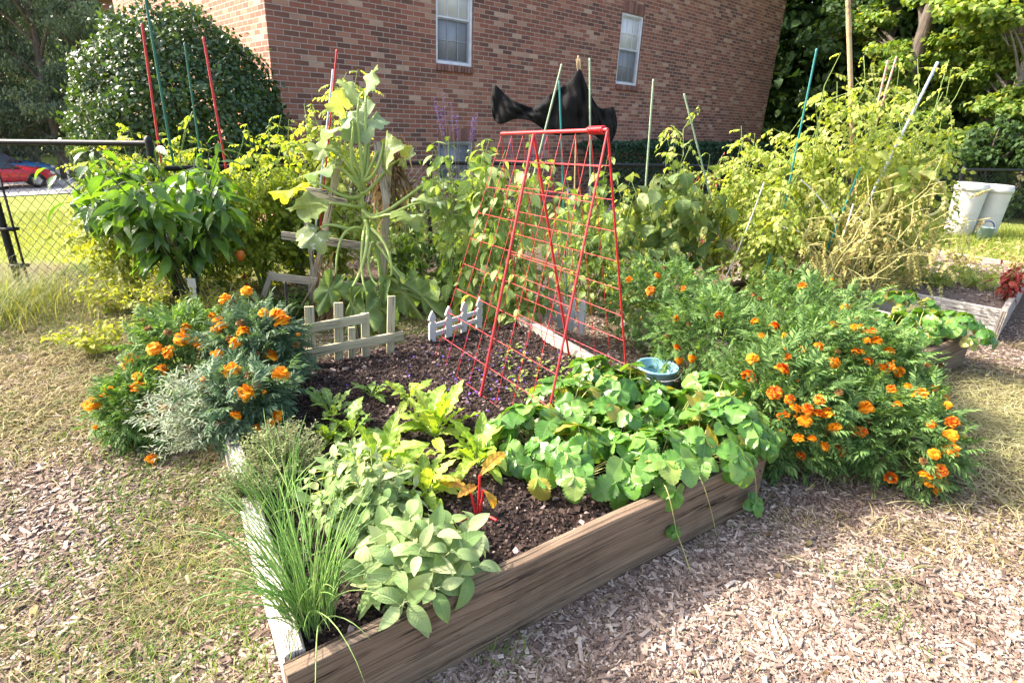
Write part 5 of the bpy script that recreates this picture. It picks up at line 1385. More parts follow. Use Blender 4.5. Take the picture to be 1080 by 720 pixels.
# ---- rustic wooden trellis behind
OLDW = woodmat('old_trellis_wood', (.40, .34, .26), (.52, .45, .36), (.2, .16, .12), stain=.3)
tw0 = np.array([*AY(345, 320, 4.2)[:2], 0]); wt = thing('wooden_trellis', 'rustic grey wooden trellis of leaning posts and slats behind the squash', 'trellis', tw0)
for a, b, w, dy in (((358, 168), (327, 320), .045, 0), ((411, 158), (402, 320), .05, .06), ((398, 150), (408, 215), .05, -.05), ((322, 225), (333, 300), .03, .05), ((287, 287), (274, 325), .04, .04)):
    mb = MB(); bar(mb, AY(*a, 4.2 + dy), AY(*b, 4.2 + dy), .03, w); mb.build('post', OLDW, wt, loc=-tw0)
for a, b, w in (((326, 204), (366, 214), .045), ((297, 248), (392, 261), .058), ((284, 291), (398, 305), .058), ((318, 198), (345, 203), .03)):
    mb = MB(); bar(mb, AY(*a, 4.155), AY(*b, 4.155), .022, w); mb.build('slat', OLDW, wt, loc=-tw0)

# ---- stakes
ST = {'red': paint('red_stake', (.50, .035, .04), .4, .4), 'green': paint('dark_green_stake', (.02, .13, .085), .4, .4), 'teal': paint('teal_stake', (.03, .20, .19), .4, .4),
      'pale': paint('pale_green_stake', (.30, .38, .25), .5, .3), 'bamboo': woodmat('bamboo', (.42, .30, .16), (.54, .41, .24), (.25, .17, .09)), 'white': paint('bluish_white_stake', (.55, .6, .68), .4, .4),
      'black': paint('black_stake', (.02, .02, .022), .5, .3), 'pink': paint('faded_pink_stake', (.55, .33, .28), .6, .2), 'dark': paint('dark_wood_stake', (.06, .045, .035), .8, .2)}
def stake(label, top, bot, Y, r, mat, cat='stake', knots=False, Yb=None):
    a = AY(*top, Y); b = AY(*bot, Yb or Y); t_ = (a[2] + .05) / (a[2] - b[2]); g = a + (b - a) * t_
    root = np.array([g[0], g[1], 0]); o = thing('garden_stake', label, cat, root, 'stakes in the beds')
    n = 40; f = np.linspace(0, 1, n); P = g + (a - g) * f[:, None]
    rr = np.full(n, r) * (1 + (.12 * (np.arange(n) % 7 == 0) if knots else .04 * (np.arange(n) % 2)))
    mb = MB(); mb.tubes(P - root, rr, 8); mb.build('shaft', ST[mat], o)
    mb = MB(); e = norm(a - g); mb.tubes(np.stack([a - e * .004, a + e * .012, a + e * .018]) - root, [r * 1.12, r * 1.1, r * .6], 8); mb.build('cap', ST[mat], o)
for args in [
    ('red stake leaning left of the tall green stake by the holly', (150, 28), (167, 150), 4.7, .0095, 'red'),
    ('tallest dark green stake, beside the two red stakes', (154, 2), (180, 156), 4.55, .0095, 'green'),
    ('thin green stake between the two red stakes', (195, 48), (206, 125), 4.8, .008, 'green'),
    ('red stake in front of the middle of the holly bush', (215, 42), (234, 152), 4.75, .0095, 'red'),
    ('thin red stake in the tall pale tomato vine', (355, 55), (347, 140), 4.8, .007, 'red'),
    ('thin bluish white stake in the tall pale tomato vine', (351, 76), (344, 140), 4.75, .007, 'white'),
    ('pale green stake leaning at the left of the black shade cloth', (592, 70), (573, 145), 5.0, .008, 'pale'),
    ('teal stake holding the middle of the black shade cloth', (590, 88), (593, 175), 5.05, .008, 'teal'),
    ('upright pale green stake at the right peak of the black shade cloth', (622, 64), (623, 250), 5.0, .008, 'pale'),
    ('thin bamboo stake carrying the peak of the black shade cloth', (610, 61), (606, 200), 5.3, .007, 'bamboo'),
    ('upright thin pale stake in front of the hedge', (689, 86), (684, 155), 5.3, .009, 'pale'),
    ('leaning pale green stake in front of the hedge', (722, 101), (738, 164), 5.2, .008, 'pale'),
    ('teal stake leaning right in the left part of the pale tomatoes', (861, 54), (828, 215), 5.0, .008, 'teal'),
    ('bluish white tipped stake leaning right above the looping vine', (988, 68), (938, 168), 5.1, .011, 'white'),
    ('teal stake crossing the withered vines below the bamboo pole', (907, 178), (878, 250), 4.85, .008, 'teal'),
    ('short teal stake beside the white wire cage', (812, 270), (796, 322), 4.7, .008, 'teal'),
    ('thin faded pink stake right of the bamboo pole', (936, 66), (928, 100), 5.3, .008, 'pink'),
    ('second thin faded pink stake, nearer the trees', (945, 62), (934, 98), 5.35, .008, 'pink'),
    ('thick black stake under the pepper plant', (206, 265), (205, 340), 3.95, .018, 'black'),
    ('thin black stake at the left end of the wooden picket fence', (301, 300), (306, 372), 3.1, .007, 'black'),
    ('thin black stake leaning on the wooden picket rail', (376, 335), (383, 386), 3.05, .006, 'black'),
    ('dark wooden stake inside the withered tomato vines', (908, 240), (909, 310), 4.85, .018, 'dark')]:
    stake(*args)
stake('tall bamboo pole rising above the right tomatoes', (894, -14), (898, 120), 5.25, .019, 'bamboo', 'pole', True)

# ---- black shade cloth hung over its stakes
t = NT('black_shade_cloth'); uv = t.coord('UV')
wvn = t.noise(420, t.coord(), 2)
a = t.pbr(t.ramp(wvn, [(.3, (.006, .006, .006)), (.7, (.026, .025, .025))]), .9, .12, normal=t.bump(t.noise(160, t.coord()), .5, .004))
tp = t.n('ShaderNodeBsdfTransparent'); x = t.n('ShaderNodeMixShader'); t.l(t.maprange(wvn, .5, .6, .0, .3), x.inputs[0]); t.l(a, x.inputs[1]); t.l(tp.outputs[0], x.inputs[2])
CLOTH = t.done(x.outputs[0])
topc = [(517, 108), (519, 95), (523, 90), (530, 97), (540, 105), (551, 110), (561, 113), (570, 108), (580, 100), (592, 92), (602, 83), (611, 73), (616, 82), (621, 95), (627, 107), (633, 114), (641, 114), (647, 113), (650, 122), (651, 130)]
botc = [(518, 116), (521, 126), (527, 131), (535, 129), (542, 126), (551, 126), (560, 128), (568, 133), (577, 139), (588, 143), (600, 143), (611, 142), (619, 141), (627, 143), (633, 148), (638, 152), (642, 154), (646, 148), (649, 142), (651, 134)]
na = 90; ti = np.linspace(0, len(topc) - 1, na); ii = np.clip(ti.astype(int), 0, len(topc) - 2); fr = (ti - ii)[:, None]
tc, bc = cr(np.array(topc, float), ii, fr), cr(np.array(botc, float), ii, fr)
nb = 14; Q = np.zeros((na, 2 * nb, 3)); rgc = np.random.default_rng(8)
for i in range(na):
    s = i / (na - 1); env = math.sin(PI * min(1, max(0, s))) ** .5
    for j in range(2 * nb):
        v = (j / (nb - 1)) if j < nb else ((2 * nb - 1 - j) / (nb - 1)); front = -1 if j < nb else 1
        p = tc[i] * (1 - v) + bc[i] * v
        fo = abs(math.sin(s * 19 + v * 2.2)) ** .7 * .07 + abs(math.sin(s * 47 - v * 4.1 + 1)) ** .8 * .035 + abs(math.sin(s * 11 - v * 7 + 2)) * .03
        dep = front * (.012 + .03 * math.sin(PI * min(1, v * .95 + .03)) * env) - fo * env * (1 if front < 0 else .6)
        Q[i, j] = AY(p[0], p[1], 5.25 + dep)
b0 = np.array([Q[:, :, 0].mean(), 5.25, 0])
sh = thing('shade_cloth', 'rumpled black mesh shade cloth hung over stakes in front of the brick wall', 'shade cloth', b0)
mb = MB(); mb.grid(Q[None] - b0, closed=True); mb.build('cloth', CLOTH, sh)
mb = MB()
for dx in (0, 5): bar(mb, AY(608 + dx * .7, 62, 5.2), AY(610 + dx * .5, 77, 5.2), .012, .012)
mb.build('clothespin', ST['bamboo'], sh, loc=-b0)

# ---- white wire tomato cage
WIRE = paint('white_wire', (.68, .68, .66), .45, .4)
gb = G(800, 322, 0); tcg = thing('tomato_cage', 'white wire tomato cage lying among the withered vines', 'tomato cage', gb)
mb = MB()
for z, r in ((.22, .15), (.45, .19), (.72, .23)):
    th = np.linspace(0, 2 * PI, 28); mb.tubes(np.stack([np.cos(th) * r + z * .15, np.sin(th) * r, z + .03 * np.sin(th * 2)], -1), .005, 6)
mb.build('ring', WIRE, tcg)
mb = MB()
for a in (0.3, 1.9, 3.4, 5.0): mb.tubes(np.array([[math.cos(a) * .11, math.sin(a) * .11, 0], [math.cos(a) * .24 + .11, math.sin(a) * .24, .78]]), .005, 6)
mb.build('leg', WIRE, tcg)
for k, (a, b, Y, lab) in enumerate((((806, 192), (762, 300), 4.8, 'loose white wire slanting through the pale tomato leaves'), ((845, 190), (880, 232), 4.7, 'loose white wire among the withered vines by the teal stake'), ((900, 215), (872, 290), 4.7, 'loose white twisted wire leaning in the withered vines'))):
    P0 = np.array([*AY(*b, Y)[:2], 0]); o = thing('loose_wire', lab, 'wire', P0)
    mb = MB(); mb.tubes(bez(AY(*a, Y), (AY(*a, Y) + AY(*b, Y)) / 2 + [.03, 0, .02], AY(*b, Y), 9) - P0, .005, 6); mb.build('strand', WIRE, o)

# ---- blue bucket
BLUE = paint('faded_blue_plastic', (.22, .44, .55), .4, .4, (.36, .56, .64), 0, .6)
bb = G(692, 413, 0); bk = thing('bucket', 'faded blue plastic bucket behind the strawberries', 'bucket', bb + np.array([.0, .05, 0]))
mb = MB(); mb.lathe([(.0, .002), (.095, .002), (.1, .01), (.115, .135), (.126, .138), (.128, .15), (.12, .153), (.113, .146), (.094, .02), (0, .018)], 28); mb.build('body', BLUE, bk)
th = np.linspace(.2, PI - .2, 18); mb = MB(); mb.tubes(np.stack([np.cos(th) * .129, -.05 - np.sin(th) * .09, .14 - np.sin(th) * .03], -1), .003, 6); mb.build('handle', WIRE, bk)

# ---- white barrels by the fence
t = NT('scuffed_white_plastic'); co = t.coord(); sp = t.n('ShaderNodeSeparateXYZ'); t.l(co, sp.inputs[0])
c = t.mix(t.maprange(t.noise(6, co, 6, .65), .45, .7, 0, .35), (.54, .52, .48), (.38, .35, .30))
c = t.mix(t.maprange(t.noise(1.0, t.mapping(co, (60, 60, 4)), 3), .68, .74, 0, .5), c, (.40, .37, .34))
BARM = t.done(t.pbr(c, .5, .35, normal=t.bump(t.noise(40, co), .1, .004)))
def barrel(label, loc, r, h, rz, marks):
    o = thing('plastic_barrel', label, 'barrel', loc, 'white barrels by the fence', rz)
    mb = MB(); mb.lathe([(0, .0), (r * .80, .0), (r * .83, .015), (r * .87, h * .3), (r * .915, h * .62), (r * .955, h * .86), (r * .96, h * .87), (r * .9, h * .875), (0, h * .875)], 40); mb.build('body', BARM, o)
    mb = MB(); mb.lathe([(r * .98, h * .855), (r * 1.02, h * .86), (r * 1.025, h * .93), (r * .985, h * .94), (r * .975, h * .985), (r * .93, h), (0, h * 1.005)], 40); mb.build('lid', BARM, o)
    for a, z, w_, hh_, m_ in marks:
        rr = r * (.80 + .15 * z / h) + .004; mb = MB(); aa = np.linspace(a - w_ / rr / 2, a + w_ / rr / 2, 5); zz = np.linspace(z - hh_ / 2, z + hh_ / 2, 4)
        A_, Z_ = np.meshgrid(aa, zz, indexing='ij'); Rr = r * (.82 + .155 * Z_ / h) + .004
        mb.grid(np.stack([np.cos(A_) * Rr, np.sin(A_) * Rr, Z_], -1)[None]); mb.build('sticker', m_, o)
    return o
BLU = paint('blue_sticker', (.05, .22, .42), .4, .4)
P1, P2 = G(1009, 247, 0), G(1046, 250, 0)
barrel('scuffed white plastic barrel with lid, the nearer one by the fence', P1, .235, .84, 0, [(-.55, .5, .03, .05, BLU)])
barrel('white plastic barrel with a round blue sticker, half behind the other', P2 + np.array([-.02, .2, 0]), .225, .82, 0, [(-.75, .55, .05, .08, BLU)])
rt = thing('watering_pail', 'small grey green pail with a dark blue handle between the barrels', 'pail', G(1036, 253, 0))
mb = MB(); mb.lathe([(0, 0), (.085, 0), (.115, .2), (.12, .205), (.112, .2), (.08, .02), (0, .02)], 20); mb.build('body', paint('grey_green_plastic', (.22, .30, .28), .5, .3), rt)
th = np.linspace(0, PI, 16); mb = MB(); mb.tubes(np.stack([np.cos(th) * .118, 0 * th, .19 + np.sin(th) * .11], -1), .009, 6); mb.build('handle', paint('navy_handle', (.03, .06, .16), .5, .3), rt)
rt = thing('plant_tag', 'small white plastic plant label standing by the pepper stem', 'plant label', G(210, 345, 0) + np.array([.0, 0, 0]))
mb = MB(); mb.box((0, 0, .16), (.045, .004, .32), bev=.0015); mb.box((0, 0, .33), (.06, .006, .07), bev=.002); mb.build('tag', WPL, rt)

# ---- cars
def car(label, loc, rz, colr, group='cars in the car park'):
    o = thing('parked_car', label, 'car', loc, group, rz); pm = paint(label.split()[0] + '_car_paint', colr, .18, .6)
    st_ = [(-2.15, .42, .62, .55), (-2.08, .30, .78, .72), (-1.5, .26, .90, .84), (-.7, .24, .93, .88), (.3, .24, .93, .88), (1.1, .25, .88, .86), (1.8, .28, .78, .80), (2.15, .34, .66, .66), (2.22, .42, .56, .5)]
    Q = []
    for x_, zb, zt, hw in st_:
        ang = np.linspace(0, 2 * PI, 20, endpoint=False); c_, s_ = np.cos(ang), np.sin(ang)
        Q.append(np.stack([0 * ang + x_, np.sign(c_) * np.abs(c_) ** .45 * hw, (zb + zt) / 2 + np.sign(s_) * np.abs(s_) ** .5 * (zt - zb) / 2], -1))
    Q = np.array(Q); mb = MB(); mb.grid(Q[None], closed=True)
    for e, q in ((0, np.arange(20)), (len(Q) - 1, np.arange(20)[::-1])): mb.raw(Q[e], q, [20])
    mb.build('body', pm, o)
    cb = [(-1.9, .86, .87, .70), (-1.25, .86, 1.30, .62), (-.5, .86, 1.40, .60), (.2, .86, 1.36, .60), (.95, .84, .86, .70)]
    Q = []
    for x_, zb, zt, hw in cb: Q.append([[x_, -.80, zb], [x_, -hw, zt], [x_, hw, zt], [x_, .80, zb]])
    Q = np.array(Q); mb = MB(); mb.grid(Q[None]); mb.build('window', paint('dark_car_glass', (.02, .025, .03), .08, .7), o, smooth=False)
    mb = MB(); Q2 = [[[x_, -.59, z + .004], [x_, -.3, z + .03], [x_, .3, z + .03], [x_, .59, z + .004]] for x_, z in ((-1.27, 1.29), (-.5, 1.40), (.2, 1.362))]
    mb.grid(np.array(Q2)[None]); mb.build('roof', pm, o)
    for x_ in (-1.35, 1.42):
        for sy in (-1, 1):
            prof = [(.16, -.1), (.30, -.1), (.325, -.07), (.325, .07), (.30, .1), (.16, .1)]
            mb = MB(); mb.lathe(prof, 24); V = mb.V[0]; mb.V[0] = V[:, [0, 2, 1]] + np.array([x_, sy * .80, .325]); wl = mb.build('wheel', paint('tyre_rubber', (.02, .02, .02), .8, .2), o)
            mb = MB(); mb.lathe([(0, .06), (.05, .07), (.06, .05), (.19, .07), (.2, .09), (.2, .0), (0, .0)], 24); V = mb.V[0]; mb.V[0] = V[:, [0, 2, 1]] * [1, sy, 1] + np.array([x_, sy * .82, .325])
            for k in range(5):
                a = k * 2 * PI / 5; mb.box((x_ + math.cos(a) * .11, sy * .905, .325 + math.sin(a) * .11), (.17, .02, .035), np.array([[math.cos(a), 0, -math.sin(a)], [0, 1, 0], [math.sin(a), 0, math.cos(a)]]))
            mb.build('rim', paint('alloy', (.5, .5, .52), .3, .5, metal=.6), wl)
    for sy in (-1, 1):
        mb = MB(); mb.box((2.08, sy * .56, .62), (.16, .3, .12), bev=.04); mb.build('headlight', paint('lamp_lens', (.7, .7, .68), .1, .6), o)
        mb = MB(); mb.box((-2.08, sy * .56, .68), (.1, .3, .12), bev=.03); mb.build('tail_light', paint('red_lens', (.4, .02, .02), .2, .6), o)
    return o
ang = math.atan2(e1[1], e1[0])
cp = PK + np.array([*(-e1 * 1.0 + e2 * 1.0), 0]); cp[2] = terrain(cp[0], cp[1]) + .036
car('red car parked at the near side of the car park', cp, ang, (.50, .02, .035))
cp2 = cp + np.array([*(e1 * .6 + e2 * 3.1), 0]); cp2[2] = terrain(cp2[0], cp2[1]) + .036
car('blue car parked behind the red one', cp2, ang, (.04, .16, .36))
P = on_terrain(75, 197) ; rt = thing('marker_post', 'short white marker post at the edge of the parking strip', 'post', P)
mb = MB(); mb.lathe([(0, 0), (.09, 0), (.09, .03), (.05, .04), (.05, 1.0), (.03, 1.06), (0, 1.07)], 14); mb.build('shaft', WPL, rt)
mb = MB(); mb.lathe([(.053, .82), (.053, .92)], 14); mb.build('band', BLU, rt)

# ================================================================== TREES, HOLLY, HEDGE
BARK = NT('grey_brown_bark'); t = BARK; co = t.coord()
BARK = t.done(t.pbr(t.ramp(t.noise(1.0, t.mapping(co, (14, 14, 3)), 5, .7), [(.3, (.05, .04, .033)), (.6, (.13, .105, .085)), (.8, (.22, .19, .16))]), .9, .15, normal=t.bump(t.noise(1.0, t.mapping(co, (18, 18, 4)), 4), .8, .03)))
t = NT('pale_bark'); co = t.coord()
BARKP = t.done(t.pbr(t.ramp(t.noise(1.0, t.mapping(co, (9, 9, 3)), 5, .7), [(.3, (.14, .12, .09)), (.6, (.28, .25, .2)), (.8, (.42, .39, .33))]), .9, .15, normal=t.bump(t.noise(1.0, t.mapping(co, (14, 14, 4)), 4), .6, .02)))
M_HOL = leafmat('glossy_holly_leaf', [(.03, .062, .02), (.045, .09, .028), (.07, .125, .038)], .25, (1.8, 1.7, .4), .36, .5)
M_OAK = leafmat('hazy_willow_oak_leaf', [(.085, .12, .08), (.12, .165, .105), (.16, .205, .13)], .3, (1.3, 1.3, .6), .6, .2)  # leaf colour lightened and greyed to stand in for distance haze
M_MAP = leafmat('woodland_leaf', [(.09, .17, .03), (.15, .24, .045), (.22, .31, .06), (.33, .36, .08)], .42, (1.5, 1.4, .4), .5, .3)  # brighter of two copies; sunlight put into the leaf colour
M_MAPD = leafmat('shady_woodland_leaf', [(.03, .062, .02), (.05, .095, .03), (.08, .135, .04)], .3, (1.4, 1.4, .5), .6, .2)  # darker copy; woodland shade put into the leaf colour
M_HEDGE = leafmat('blue_green_hedge_leaf', [(.022, .055, .03), (.035, .075, .04), (.05, .10, .05)], .2, (1.3, 1.4, .6), .5, .3)
L_TREE = [leaf_t(3, 2, .34, .75, .9, dr, .25, .03, 2) for dr in (.2, .7)]
L_MAPLE = [leaf_t(5, 2, .44, .62, .7, dr, .2, .04, 2, serr=.5) for dr in (.2, .6)]

def tree(name, label, cat, base, height, clumps, nleaf, ls, tpls, lm, bark, tr_r, seed, group=None, lean=(0, 0), flat=.55, hang=.5, crown0=.3, shell=.45):
    """clumps: (x, y, z, radius) relative to the base."""
    rg = np.random.default_rng(seed); root = thing(name, label, cat, base, group)
    n = 12; t_ = np.linspace(0, 1, n)
    P = np.stack([lean[0] * t_ ** 1.3 + .05 * np.sin(t_ * 9 + seed), lean[1] * t_ ** 1.3 + .05 * np.cos(t_ * 7 + seed), height * t_ - .2], -1)
    mb = MB(); mb.tubes(P, tr_r * np.array([1.35] + list(np.linspace(1, .2, n - 1))), 10)
    for (x, y, z, r) in clumps:
        f = np.clip((z / height) * .75, .12, .92); o, _ = along(P[None], np.array([[f]])); o = o[0, 0]
        e = np.array([x, y, z]); mb.tubes(bez(o, (o + e) / 2 + [0, 0, .12 * height * .3], e, 8), tr_r * np.linspace(.38, .06, 8), 6)
        for k in range(3):
            q = e + rg.normal(0, .45, 3) * r; mb.tubes(bez((o + e) / 2, (e + q) / 2, q, 5), tr_r * np.linspace(.12, .03, 5), 4)
    mb.build('trunk', bark, root)
    c = np.array(clumps, float); wts = c[:, 3] ** 2; ch = rg.choice(len(c), nleaf, p=wts / wts.sum())
    # sub clumps give light and dark lobes and gaps
    K = 9; sub = c[:, None, :3] + norm(rg.normal(0, 1, (len(c), K, 3))) * (c[:, None, 3:4] * rg.uniform(.45, 1.0, (len(c), K, 1))) * np.array([1, 1, flat])
    si = rg.integers(0, K, nleaf); rs_ = c[ch, 3] * rg.uniform(.22, .5, nleaf)
    d = norm(rg.normal(0, 1, (nleaf, 3))); O = sub[ch, si] + d * (rg.random(nleaf) ** shell * rs_)[:, None] * np.array([1, 1, flat])
    dd = norm(d * .8 + rg.normal(0, .5, d.shape) + np.array([0, 0, -hang])); O = O[O[:, 2] > .05] if (O[:, 2] <= .05).any() else O
    dd = dd[:len(O)]
    mb = MB(); scatter(mb, tpls, O, dd, norm(np.array([0, 0, 1.0]) + rg.normal(0, .5, O.shape)), ls * rg.uniform(.6, 1.25, len(O)), None, 0, rg); mb.build('crown', lm, root)
    return root

# holly: a dense clipped dome
rg = np.random.default_rng(77); hb = np.array([-3.98, 7.05, 0.0]); hb[2] = terrain(hb[0], hb[1])
ho = thing('holly_bush', 'big dense rounded dark green holly bush at the corner of the brick building', 'bush', hb)
n = 46000; d = norm(rg.normal(0, 1, (n, 3))); lump = 1 + (rg.random(n) < .05) * rg.uniform(0, .13, n) + .2 * (fnoise(d[:, 0] * 4 + 3, d[:, 2] * 4 + d[:, 1] * 3) - .5) * 2 + .05 * (fnoise(d[:, 0] * 13, d[:, 2] * 13 + d[:, 1] * 9) - .5) * 2
HR = np.array([1.10, 1.1, 1.25]); HC = np.array([0.03, 0, 1.24])
O = HC + d * (lump * (1 - .28 * rg.random(n) ** 1.8))[:, None] * HR; O = O[O[:, 2] > .1]; d = norm((O - HC) / HR)
mb = MB(); scatter(mb, L_TREE, O, norm(d * .6 + rg.normal(0, .6, d.shape) + [0, 0, .1]), norm(d + rg.normal(0, .5, d.shape)), .054 * rg.uniform(.65, 1.25, len(O)), None, 0, rg); mb.build('foliage', M_HOL, ho)
mb = MB()
for k in range(16):
    e = HC + norm(rg.normal(0, 1, 3) + [0, 0, .4]) * HR * .85; mb.tubes(bez((rg.normal(0, .08), rg.normal(0, .08), -.1), (e[0] * .4, e[1] * .4, e[2] * .7), e, 8), np.linspace(.03, .006, 8), 6)
mb.build('stem', BARK, ho)

# hedge along the wall
hb = bp(9.6, 0, .75); hb[2] = 0
he = thing('hedge', 'low clipped blue green hedge along the foot of the brick wall', 'hedge', hb)
n = 30000; u = rg.uniform(-3.9, 4.1, n); o_ = rg.uniform(-.55, .5, n); z = rg.uniform(.05, 1.0, n)
top = 1.14 + .12 * (fnoise(u * 1.5, u * 0 + 3) - .5)
sel = rg.random(n); z = np.where(sel < .55, top - np.abs(rg.normal(0, .06, n)), z * top); o_ = np.where(sel >= .55, .5 - np.abs(rg.normal(0, .07, n)), o_)
O = np.stack([BW[0] * u + BN[0] * o_, BW[1] * u + BN[1] * o_, z], -1)
mb = MB(); scatter(mb, L_TREE, O, norm(rg.normal(0, 1, O.shape) + np.array([BN[0], BN[1], .8])), norm(rg.normal(0, .6, O.shape) + [0, 0, 1]), .06 * rg.uniform(.6, 1.2, n), None, 0, rg); mb.build('foliage', M_HEDGE, he)
mb = MB()
for k in range(40):
    uu = -3.8 + k * .2; mb.tubes(np.array([[BW[0] * uu, BW[1] * uu, 0], [BW[0] * uu + rg.normal(0, .1), BW[1] * uu, .9]]), .012, 5)
mb.build('stem', BARK, he)

# trees beyond the car park
GL_ = 'trees beyond the car park'
for i, (px, Y, h_, w_, lab) in enumerate([(8, 29.5, 14, 3.6, 'tall hazy weeping tree behind the parked cars'), (70, 30, 15, 3.8, 'tall hazy tree with drooping sprays left of the holly bush'), (112, 31, 13, 3.2, 'darker tree beside the far brown building'), (-40, 30, 15, 4.0, 'broad dark tree at the left edge of the car park'), (40, 35, 16, 4.2, 'tall dark tree standing furthest behind the cars')]):
    P = AY(px, 180, Y); z0 = float(terrain(P[0], P[1])); rgt = np.random.default_rng(500 + i)
    cl = [(rgt.normal(0, w_ * .42), rgt.normal(0, w_ * .3), h_ * q, w_ * rgt.uniform(.36, .55) * (1.15 - .5 * q)) for q in np.linspace(.16, .97, 15)]
    tree('weeping_tree', lab, 'tree', (P[0], P[1], z0), h_, cl, 24000, .2, [leaf_t(3, 2, .17, .7, 1.0, .6, .2)], M_OAK, BARK, .24, 510 + i, GL_, flat=.75, hang=1.3, shell=.5)
# woodland at the right
GR = 'woodland trees at the right'
spec = [(8.9, 14.8, 9.5, 2.0, BARK, .2, M_MAP, 'broad leaved tree next to the end of the brick wall'), (10.4, 13.4, 9, 1.9, BARKP, .09, M_MAP, 'slim pale trunked tree behind the bamboo pole'), (11.9, 13.2, 8.5, 2.0, BARKP, .10, M_MAP, 'forked pale trunked tree above the white barrels'),
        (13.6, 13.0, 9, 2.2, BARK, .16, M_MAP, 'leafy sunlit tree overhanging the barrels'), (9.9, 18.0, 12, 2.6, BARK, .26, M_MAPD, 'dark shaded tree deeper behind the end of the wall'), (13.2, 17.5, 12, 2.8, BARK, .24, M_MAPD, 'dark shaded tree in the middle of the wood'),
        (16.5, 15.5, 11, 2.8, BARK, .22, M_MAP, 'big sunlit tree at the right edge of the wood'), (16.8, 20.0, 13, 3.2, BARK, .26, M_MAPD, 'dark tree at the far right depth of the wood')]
for i, (x, y, h_, w_, bk_, tr0, lm, lab) in enumerate(spec):
    rgt = np.random.default_rng(540 + i)
    cl = [(rgt.normal(0, w_ * .45), rgt.normal(0, w_ * .35), h_ * q, w_ * rgt.uniform(.34, .52)) for q in np.linspace(.10, .98, 17)]
    tree('woodland_tree', lab, 'tree', (x, y, 0), h_, cl, 21000 if lm is M_MAP else 13000, .125 if lm is M_MAP else .16, L_MAPLE, lm, bk_, tr0, 560 + i, GR, lean=(rgt.normal(0, .4), 0), flat=.45, hang=.45, shell=.6)
rgt = np.random.default_rng(591)
for i, (x, y, h_, w_, lab) in enumerate([(9.3, 12.0, 1.9, 1.0, 'dark shrub at the wood edge left of the barrels'), (11.0, 11.9, 1.7, 1.0, 'dark shrub right behind the white barrels'), (12.4, 11.6, 2.2, 1.2, 'dark shrub behind the fence at the right edge'), (7.6, 12.6, 1.8, .9, 'dark shrub near the corner end of the hedge'), (14.0, 11.4, 2.0, 1.1, 'dark shrub furthest right along the fence')]):
    cl = [(rgt.normal(0, w_ * .4), rgt.normal(0, w_ * .3), h_ * q, w_ * rgt.uniform(.4, .6)) for q in np.linspace(.15, .9, 8)]
    tree('woodland_shrub', lab, 'shrub', (x, y, 0), h_, cl, 6500, .11, L_TREE, M_MAPD, BARK, .04, 600 + i, 'shrubs at the wood edge', flat=.8, hang=.3)
# the wood behind reads as one mass
def mass(name, label, x0, y0, dx, dy, L, dep, zlo, zhi, n, ls, lm, seed, zfun=None):
    rg = np.random.default_rng(seed); u = rg.uniform(0, L, n); v = rg.uniform(0, dep, n); z = rg.uniform(zlo, zhi, n)
    X = x0 + dx * u - dy * v; Y = y0 + dy * u + dx * v
    if zfun: z = z + zfun(X, Y)
    k = fnoise(u * .5 + seed, z * .5) + .25 * rg.random(n) >= (.36 if seed != 31 else .24)
    O = np.stack([X, Y, z], -1)[k]
    mb = MB(); scatter(mb, L_TREE, O, norm(rg.normal(0, 1, O.shape) + [0, 0, -.4]), norm(rg.normal(0, .5, O.shape) + [0, 0, 1]), ls * rg.uniform(.6, 1.3, len(O)), None, 0, rg)
    return tag(mb.build(name, lm), label, None, None, 'stuff')
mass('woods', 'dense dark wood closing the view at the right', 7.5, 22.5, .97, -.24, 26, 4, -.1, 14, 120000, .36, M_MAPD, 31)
mass('far_woods', 'dark belt of woods beyond the car park', -48, 27, .75, .66, 62, 6, -.5, 17, 60000, .6, M_OAK, 33, terrain)
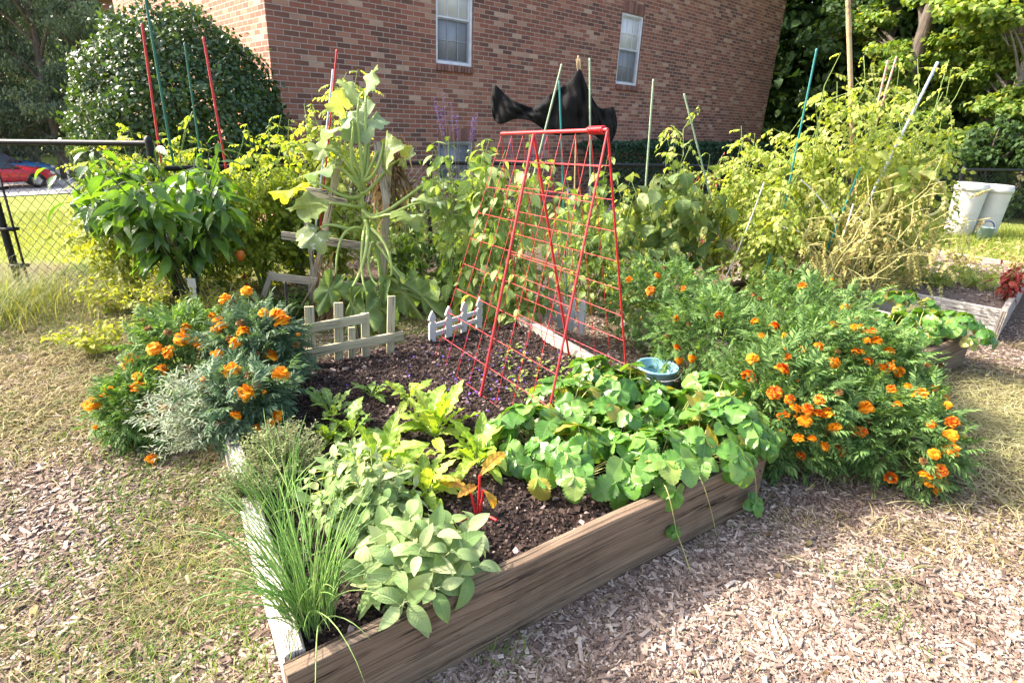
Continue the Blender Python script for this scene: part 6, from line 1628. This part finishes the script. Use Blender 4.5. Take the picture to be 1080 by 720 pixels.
# ================================================================== CAMERA, LIGHT
cd = bpy.data.cameras.new('camera'); cam = bpy.data.objects.new('camera', cd); C.objects.link(cam)
cd.sensor_width = 36.0; cd.lens = F / 1080 * 36; cd.clip_start = .05; cd.clip_end = 600
m = Matrix.Identity(4)
for i in range(3):
    m[i][0], m[i][1], m[i][2], m[i][3] = CX[i], CU[i], -FW[i], CAM[i]
cam.matrix_world = m
sc = bpy.context.scene; sc.camera = cam
SUN_EL, SUN_AZ = math.radians(38), math.radians(12)
sdir = np.array([-math.cos(SUN_AZ) * math.cos(SUN_EL), math.sin(SUN_AZ) * math.cos(SUN_EL), math.sin(SUN_EL)])
sd = bpy.data.lights.new('sun', 'SUN'); sd.energy = 2.75; sd.angle = math.radians(.53); sd.color = (1, .945, .86)
so = bpy.data.objects.new('sun', sd); C.objects.link(so)
so.rotation_euler = Vector(sdir).to_track_quat('Z', 'Y').to_euler()
w = bpy.data.worlds.new('World'); sc.world = w; w.use_nodes = True
nt = w.node_tree; nt.nodes.clear()
sk = nt.nodes.new('ShaderNodeTexSky'); sk.sky_type = 'NISHITA'; sk.sun_disc = False
sk.sun_elevation = SUN_EL; sk.sun_rotation = math.atan2(sdir[0], sdir[1]); sk.air_density = 1.0; sk.dust_density = 5.0; sk.ozone_density = .4
bg = nt.nodes.new('ShaderNodeBackground'); bg.inputs[1].default_value = .15
ow = nt.nodes.new('ShaderNodeOutputWorld'); nt.links.new(sk.outputs[0], bg.inputs[0]); nt.links.new(bg.outputs[0], ow.inputs[0])
vs = sc.view_settings; vs.view_transform = 'Standard'; vs.look = 'None'; vs.gamma = 1; vs.use_curve_mapping = False; vs.exposure = 2.14
try:
    vs.use_white_balance = True; vs.white_balance_temperature = 6500; vs.white_balance_tint = 10
except Exception: pass
cy = sc.cycles
cy.max_bounces = 7; cy.diffuse_bounces = 3; cy.glossy_bounces = 2; cy.transmission_bounces = 5; cy.transparent_max_bounces = 6
cy.caustics_reflective = False; cy.caustics_refractive = False; cy.sample_clamp_indirect = 6
try:
    cy.use_denoising = True; cy.denoiser = 'OPENIMAGEDENOISE'; cy.denoising_input_passes = 'RGB_ALBEDO_NORMAL'
except Exception: pass
